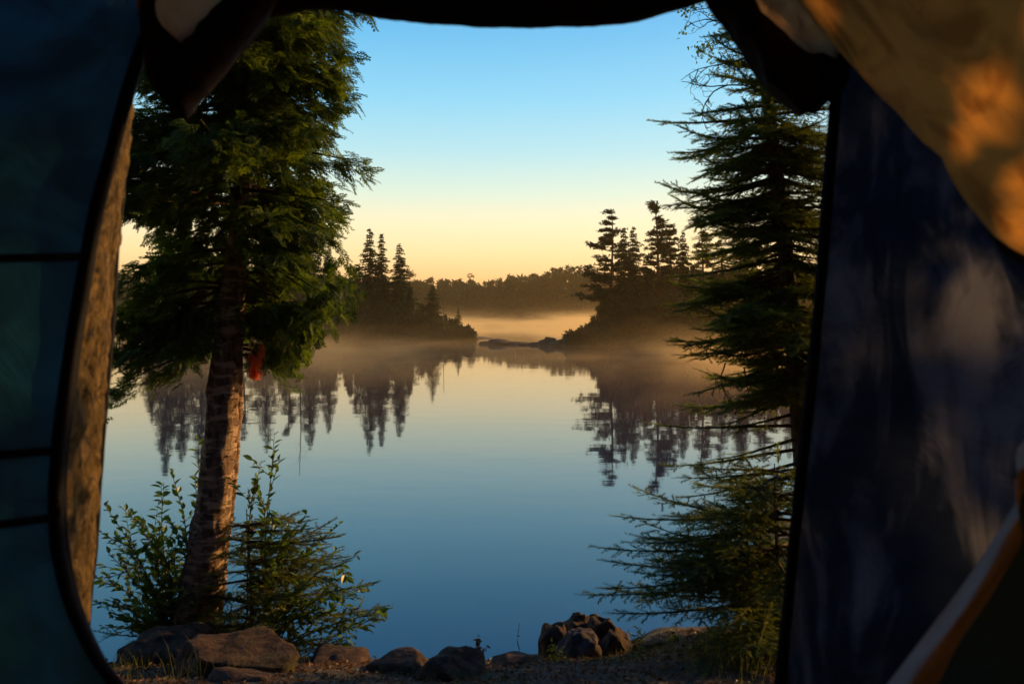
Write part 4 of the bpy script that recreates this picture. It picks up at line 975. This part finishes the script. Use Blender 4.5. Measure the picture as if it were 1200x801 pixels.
# back wall, floor
g = Geo(); bl_ = resample(BL, 40); br_ = resample([np.array([0, -1.2, 3.05]), np.array([.6, -1.2, 2.85]), np.array([1.05, -1.2, 2.15]), np.array([1.15, -1.2, 1.2])], 40)
sheet(g, [bl_, br_], 40, 30, .02, 3, 4); tpart(g, 'back_wall', M['teal'])
g = Geo(); sheet(g, [[(-1.25, -1.2, 1.23), (-1.25, .4, 1.23), (-.6, 1.15, 1.23)], [(1.15, -1.2, 1.23), (1.1, .4, 1.23), (.5, 1.15, 1.23)]], 40, 40, .01, 4, 4); tpart(g, 'groundsheet', M['black'])

# ------------------------------------------------------------------ air
def vol_box(name, x0, x1, y0, y1, z0, z1, mat, label):
    V = [(x, y, z) for z in (z0, z1) for y in (y0, y1) for x in (x0, x1)]
    F = [(0, 2, 3, 1), (4, 5, 7, 6), (0, 1, 5, 4), (2, 6, 7, 3), (0, 4, 6, 2), (1, 3, 7, 5)]
    g = Geo(); g.add(V, F); o = g.build(name, mat); return tag(o, label, name, kind='stuff')
m, nt, out = newmat('thin_air'); pv = N(nt, 'ShaderNodeVolumePrincipled'); pv.inputs['Color'].default_value = (1, .72, .3, 1); pv.inputs['Density'].default_value = .0005
pv.inputs['Anisotropy'].default_value = 0.5
nt.links.new(pv.outputs[0], out.inputs['Volume'])
vol_box('haze', -1250, 1250, -70, 1520, -3.5, 30, m, 'thin golden morning haze over the lake')
m, nt, out = newmat('lake_mist'); pv = N(nt, 'ShaderNodeVolumePrincipled'); pv.inputs['Color'].default_value = (1, .72, .3, 1); pv.inputs['Anisotropy'].default_value = 0.4
geo = N(nt, 'ShaderNodeNewGeometry'); sp = N(nt, 'ShaderNodeSeparateXYZ'); nt.links.new(geo.outputs['Position'], sp.inputs[0])
mp = N(nt, 'ShaderNodeMapping'); mp.inputs['Scale'].default_value = (.12, .065, .6); nt.links.new(geo.outputs['Position'], mp.inputs['Vector'])
nn = noise_node(nt, 1.0, 6, .62, mp.outputs['Vector'], .4); rr = ramp(nt, nn.outputs['Fac'], [(.44, (.03, .03, .03, 1)), (.66, (1.0, 1.0, 1.0, 1))])
ex = N(nt, 'ShaderNodeMath', operation='MULTIPLY'); ex.inputs[1].default_value = -1.45; nt.links.new(sp.outputs['Z'], ex.inputs[0])
e2 = N(nt, 'ShaderNodeMath', operation='EXPONENT'); nt.links.new(ex.outputs[0], e2.inputs[0])
mm = N(nt, 'ShaderNodeMath', operation='MULTIPLY'); nt.links.new(e2.outputs[0], mm.inputs[0]); nt.links.new(rr.outputs['Color'], mm.inputs[1])
dy = N(nt, 'ShaderNodeMath', operation='DIVIDE'); dy.inputs[1].default_value = 250; nt.links.new(sp.outputs['Y'], dy.inputs[0])
yr = ramp(nt, dy.outputs[0], [(.07, (0, 0, 0, 1)), (.13, (.9, .9, .9, 1)), (.185, (1, 1, 1, 1)), (.225, (.6, .6, .6, 1)), (.3, (.7, .7, .7, 1)), (.36, (2.8, 2.8, 2.8, 1)), (.85, (2.8, 2.8, 2.8, 1)), (1, (2, 2, 2, 1))])
xf = N(nt, 'ShaderNodeMapRange'); xf.inputs['From Min'].default_value = 2; xf.inputs['From Max'].default_value = 13; xf.inputs['To Min'].default_value = .035; xf.inputs['To Max'].default_value = .15
nt.links.new(sp.outputs['X'], xf.inputs['Value'])
xl = N(nt, 'ShaderNodeMapRange'); xl.inputs['From Min'].default_value = -2; xl.inputs['From Max'].default_value = -14; xl.inputs['To Min'].default_value = 0; xl.inputs['To Max'].default_value = .05
nt.links.new(sp.outputs['X'], xl.inputs['Value']); xs_ = N(nt, 'ShaderNodeMath', operation='ADD'); nt.links.new(xf.outputs['Result'], xs_.inputs[0]); nt.links.new(xl.outputs['Result'], xs_.inputs[1])
yf = N(nt, 'ShaderNodeMath', operation='MULTIPLY'); nt.links.new(yr.outputs['Color'], yf.inputs[0]); nt.links.new(xs_.outputs[0], yf.inputs[1])
m2 = N(nt, 'ShaderNodeMath', operation='MULTIPLY'); nt.links.new(mm.outputs[0], m2.inputs[0]); nt.links.new(yf.outputs[0], m2.inputs[1]); nt.links.new(m2.outputs[0], pv.inputs['Density'])
nt.links.new(pv.outputs[0], out.inputs['Volume'])
m.cycles.volume_step_rate = 0.25
vol_box('mist', -90, 90, 14, 248, -.5, 5, m, 'low mist lying on the lake and drifting round the wooded points')

# ------------------------------------------------------------------ sky, sun, camera
w = bpy.data.worlds.new('World'); sc.world = w; w.use_nodes = True; nt = w.node_tree; nt.nodes.clear()
out = nt.nodes.new('ShaderNodeOutputWorld'); bg = nt.nodes.new('ShaderNodeBackground')
sky = nt.nodes.new('ShaderNodeTexSky'); sky.sky_type = 'NISHITA'; sky.sun_disc = False; sky.sun_elevation = R(SUN_EL); sky.sun_rotation = R(SUN_AZ); sky.altitude = 300; sky.dust_density = 1.5
tc = nt.nodes.new('ShaderNodeTexCoord'); sp = nt.nodes.new('ShaderNodeSeparateXYZ'); nt.links.new(tc.outputs['Generated'], sp.inputs[0])
def sk(r, g_, b, k=1.0): c = srgb(r, g_, b); return (c[0] * k * 12, c[1] * k * 12, c[2] * k * 12, 1)
rp = ramp(nt, sp.outputs['Z'], [(0.0, sk(255, 182, 104)), (0.04, sk(255, 198, 128)), (0.075, sk(254, 222, 160)), (0.11, sk(244, 230, 186)), (0.15, sk(212, 228, 208)), (0.2, sk(172, 216, 224)), (0.26, sk(134, 202, 230)), (0.33, sk(100, 180, 224)), (0.42, sk(62, 146, 214)), (0.6, sk(28, 102, 192)), (1.0, sk(22, 70, 140))])
mx = nt.nodes.new('ShaderNodeMix'); mx.data_type = 'RGBA'; mx.inputs['Factor'].default_value = .9
nt.links.new(sky.outputs[0], mx.inputs['A']); nt.links.new(rp.outputs['Color'], mx.inputs['B']); az = nt.nodes.new('ShaderNodeMapRange'); az.inputs['From Min'].default_value = -.7; az.inputs['From Max'].default_value = .5; az.inputs['To Min'].default_value = .55; az.inputs['To Max'].default_value = 1
nt.links.new(sp.outputs['Y'], az.inputs['Value'])
vm = nt.nodes.new('ShaderNodeVectorMath'); vm.operation = 'SCALE'; nt.links.new(mx.outputs['Result'], vm.inputs[0]); nt.links.new(az.outputs['Result'], vm.inputs['Scale'])
nt.links.new(vm.outputs[0], bg.inputs['Color'])
bg.inputs['Strength'].default_value = .1; nt.links.new(bg.outputs[0], out.inputs[0])
ld = bpy.data.lights.new('sun', 'SUN'); ld.energy = 5.0; ld.angle = R(.5); ld.color = (1, .57, .2)
lo = bpy.data.objects.new('sun', ld); COL.objects.link(lo)
dv = Vector((-math.sin(R(SUN_AZ)) * math.cos(R(SUN_EL)), -math.cos(R(SUN_AZ)) * math.cos(R(SUN_EL)), -math.sin(R(SUN_EL)))); lo.rotation_euler = dv.to_track_quat('-Z', 'Y').to_euler(); lo.location = (20, 15, 12)
cd = bpy.data.cameras.new('camera'); cam = bpy.data.objects.new('camera', cd); COL.objects.link(cam); sc.camera = cam
cam.location = (0, 0, CZ); cam.rotation_euler = (R(90), 0, 0); cd.sensor_width = 36; cd.lens = F_PX / 1200 * 36; cd.shift_y = -(400.5 - HY) / 1200
cd.clip_start = .05; cd.clip_end = 4000
cd.dof.use_dof = True; cd.dof.focus_distance = 14; cd.dof.aperture_fstop = 5.0
sc.view_settings.view_transform = 'Standard'; sc.view_settings.look = 'None'; sc.view_settings.exposure = 0.15; sc.view_settings.gamma = 1
c = sc.cycles; c.use_denoising = True; c.max_bounces = 8; c.diffuse_bounces = 3; c.glossy_bounces = 3; c.transmission_bounces = 4; c.volume_bounces = 1; c.transparent_max_bounces = 8
c.sample_clamp_indirect = 4; c.use_adaptive_sampling = True; c.adaptive_threshold = .02; c.volume_max_steps = 256
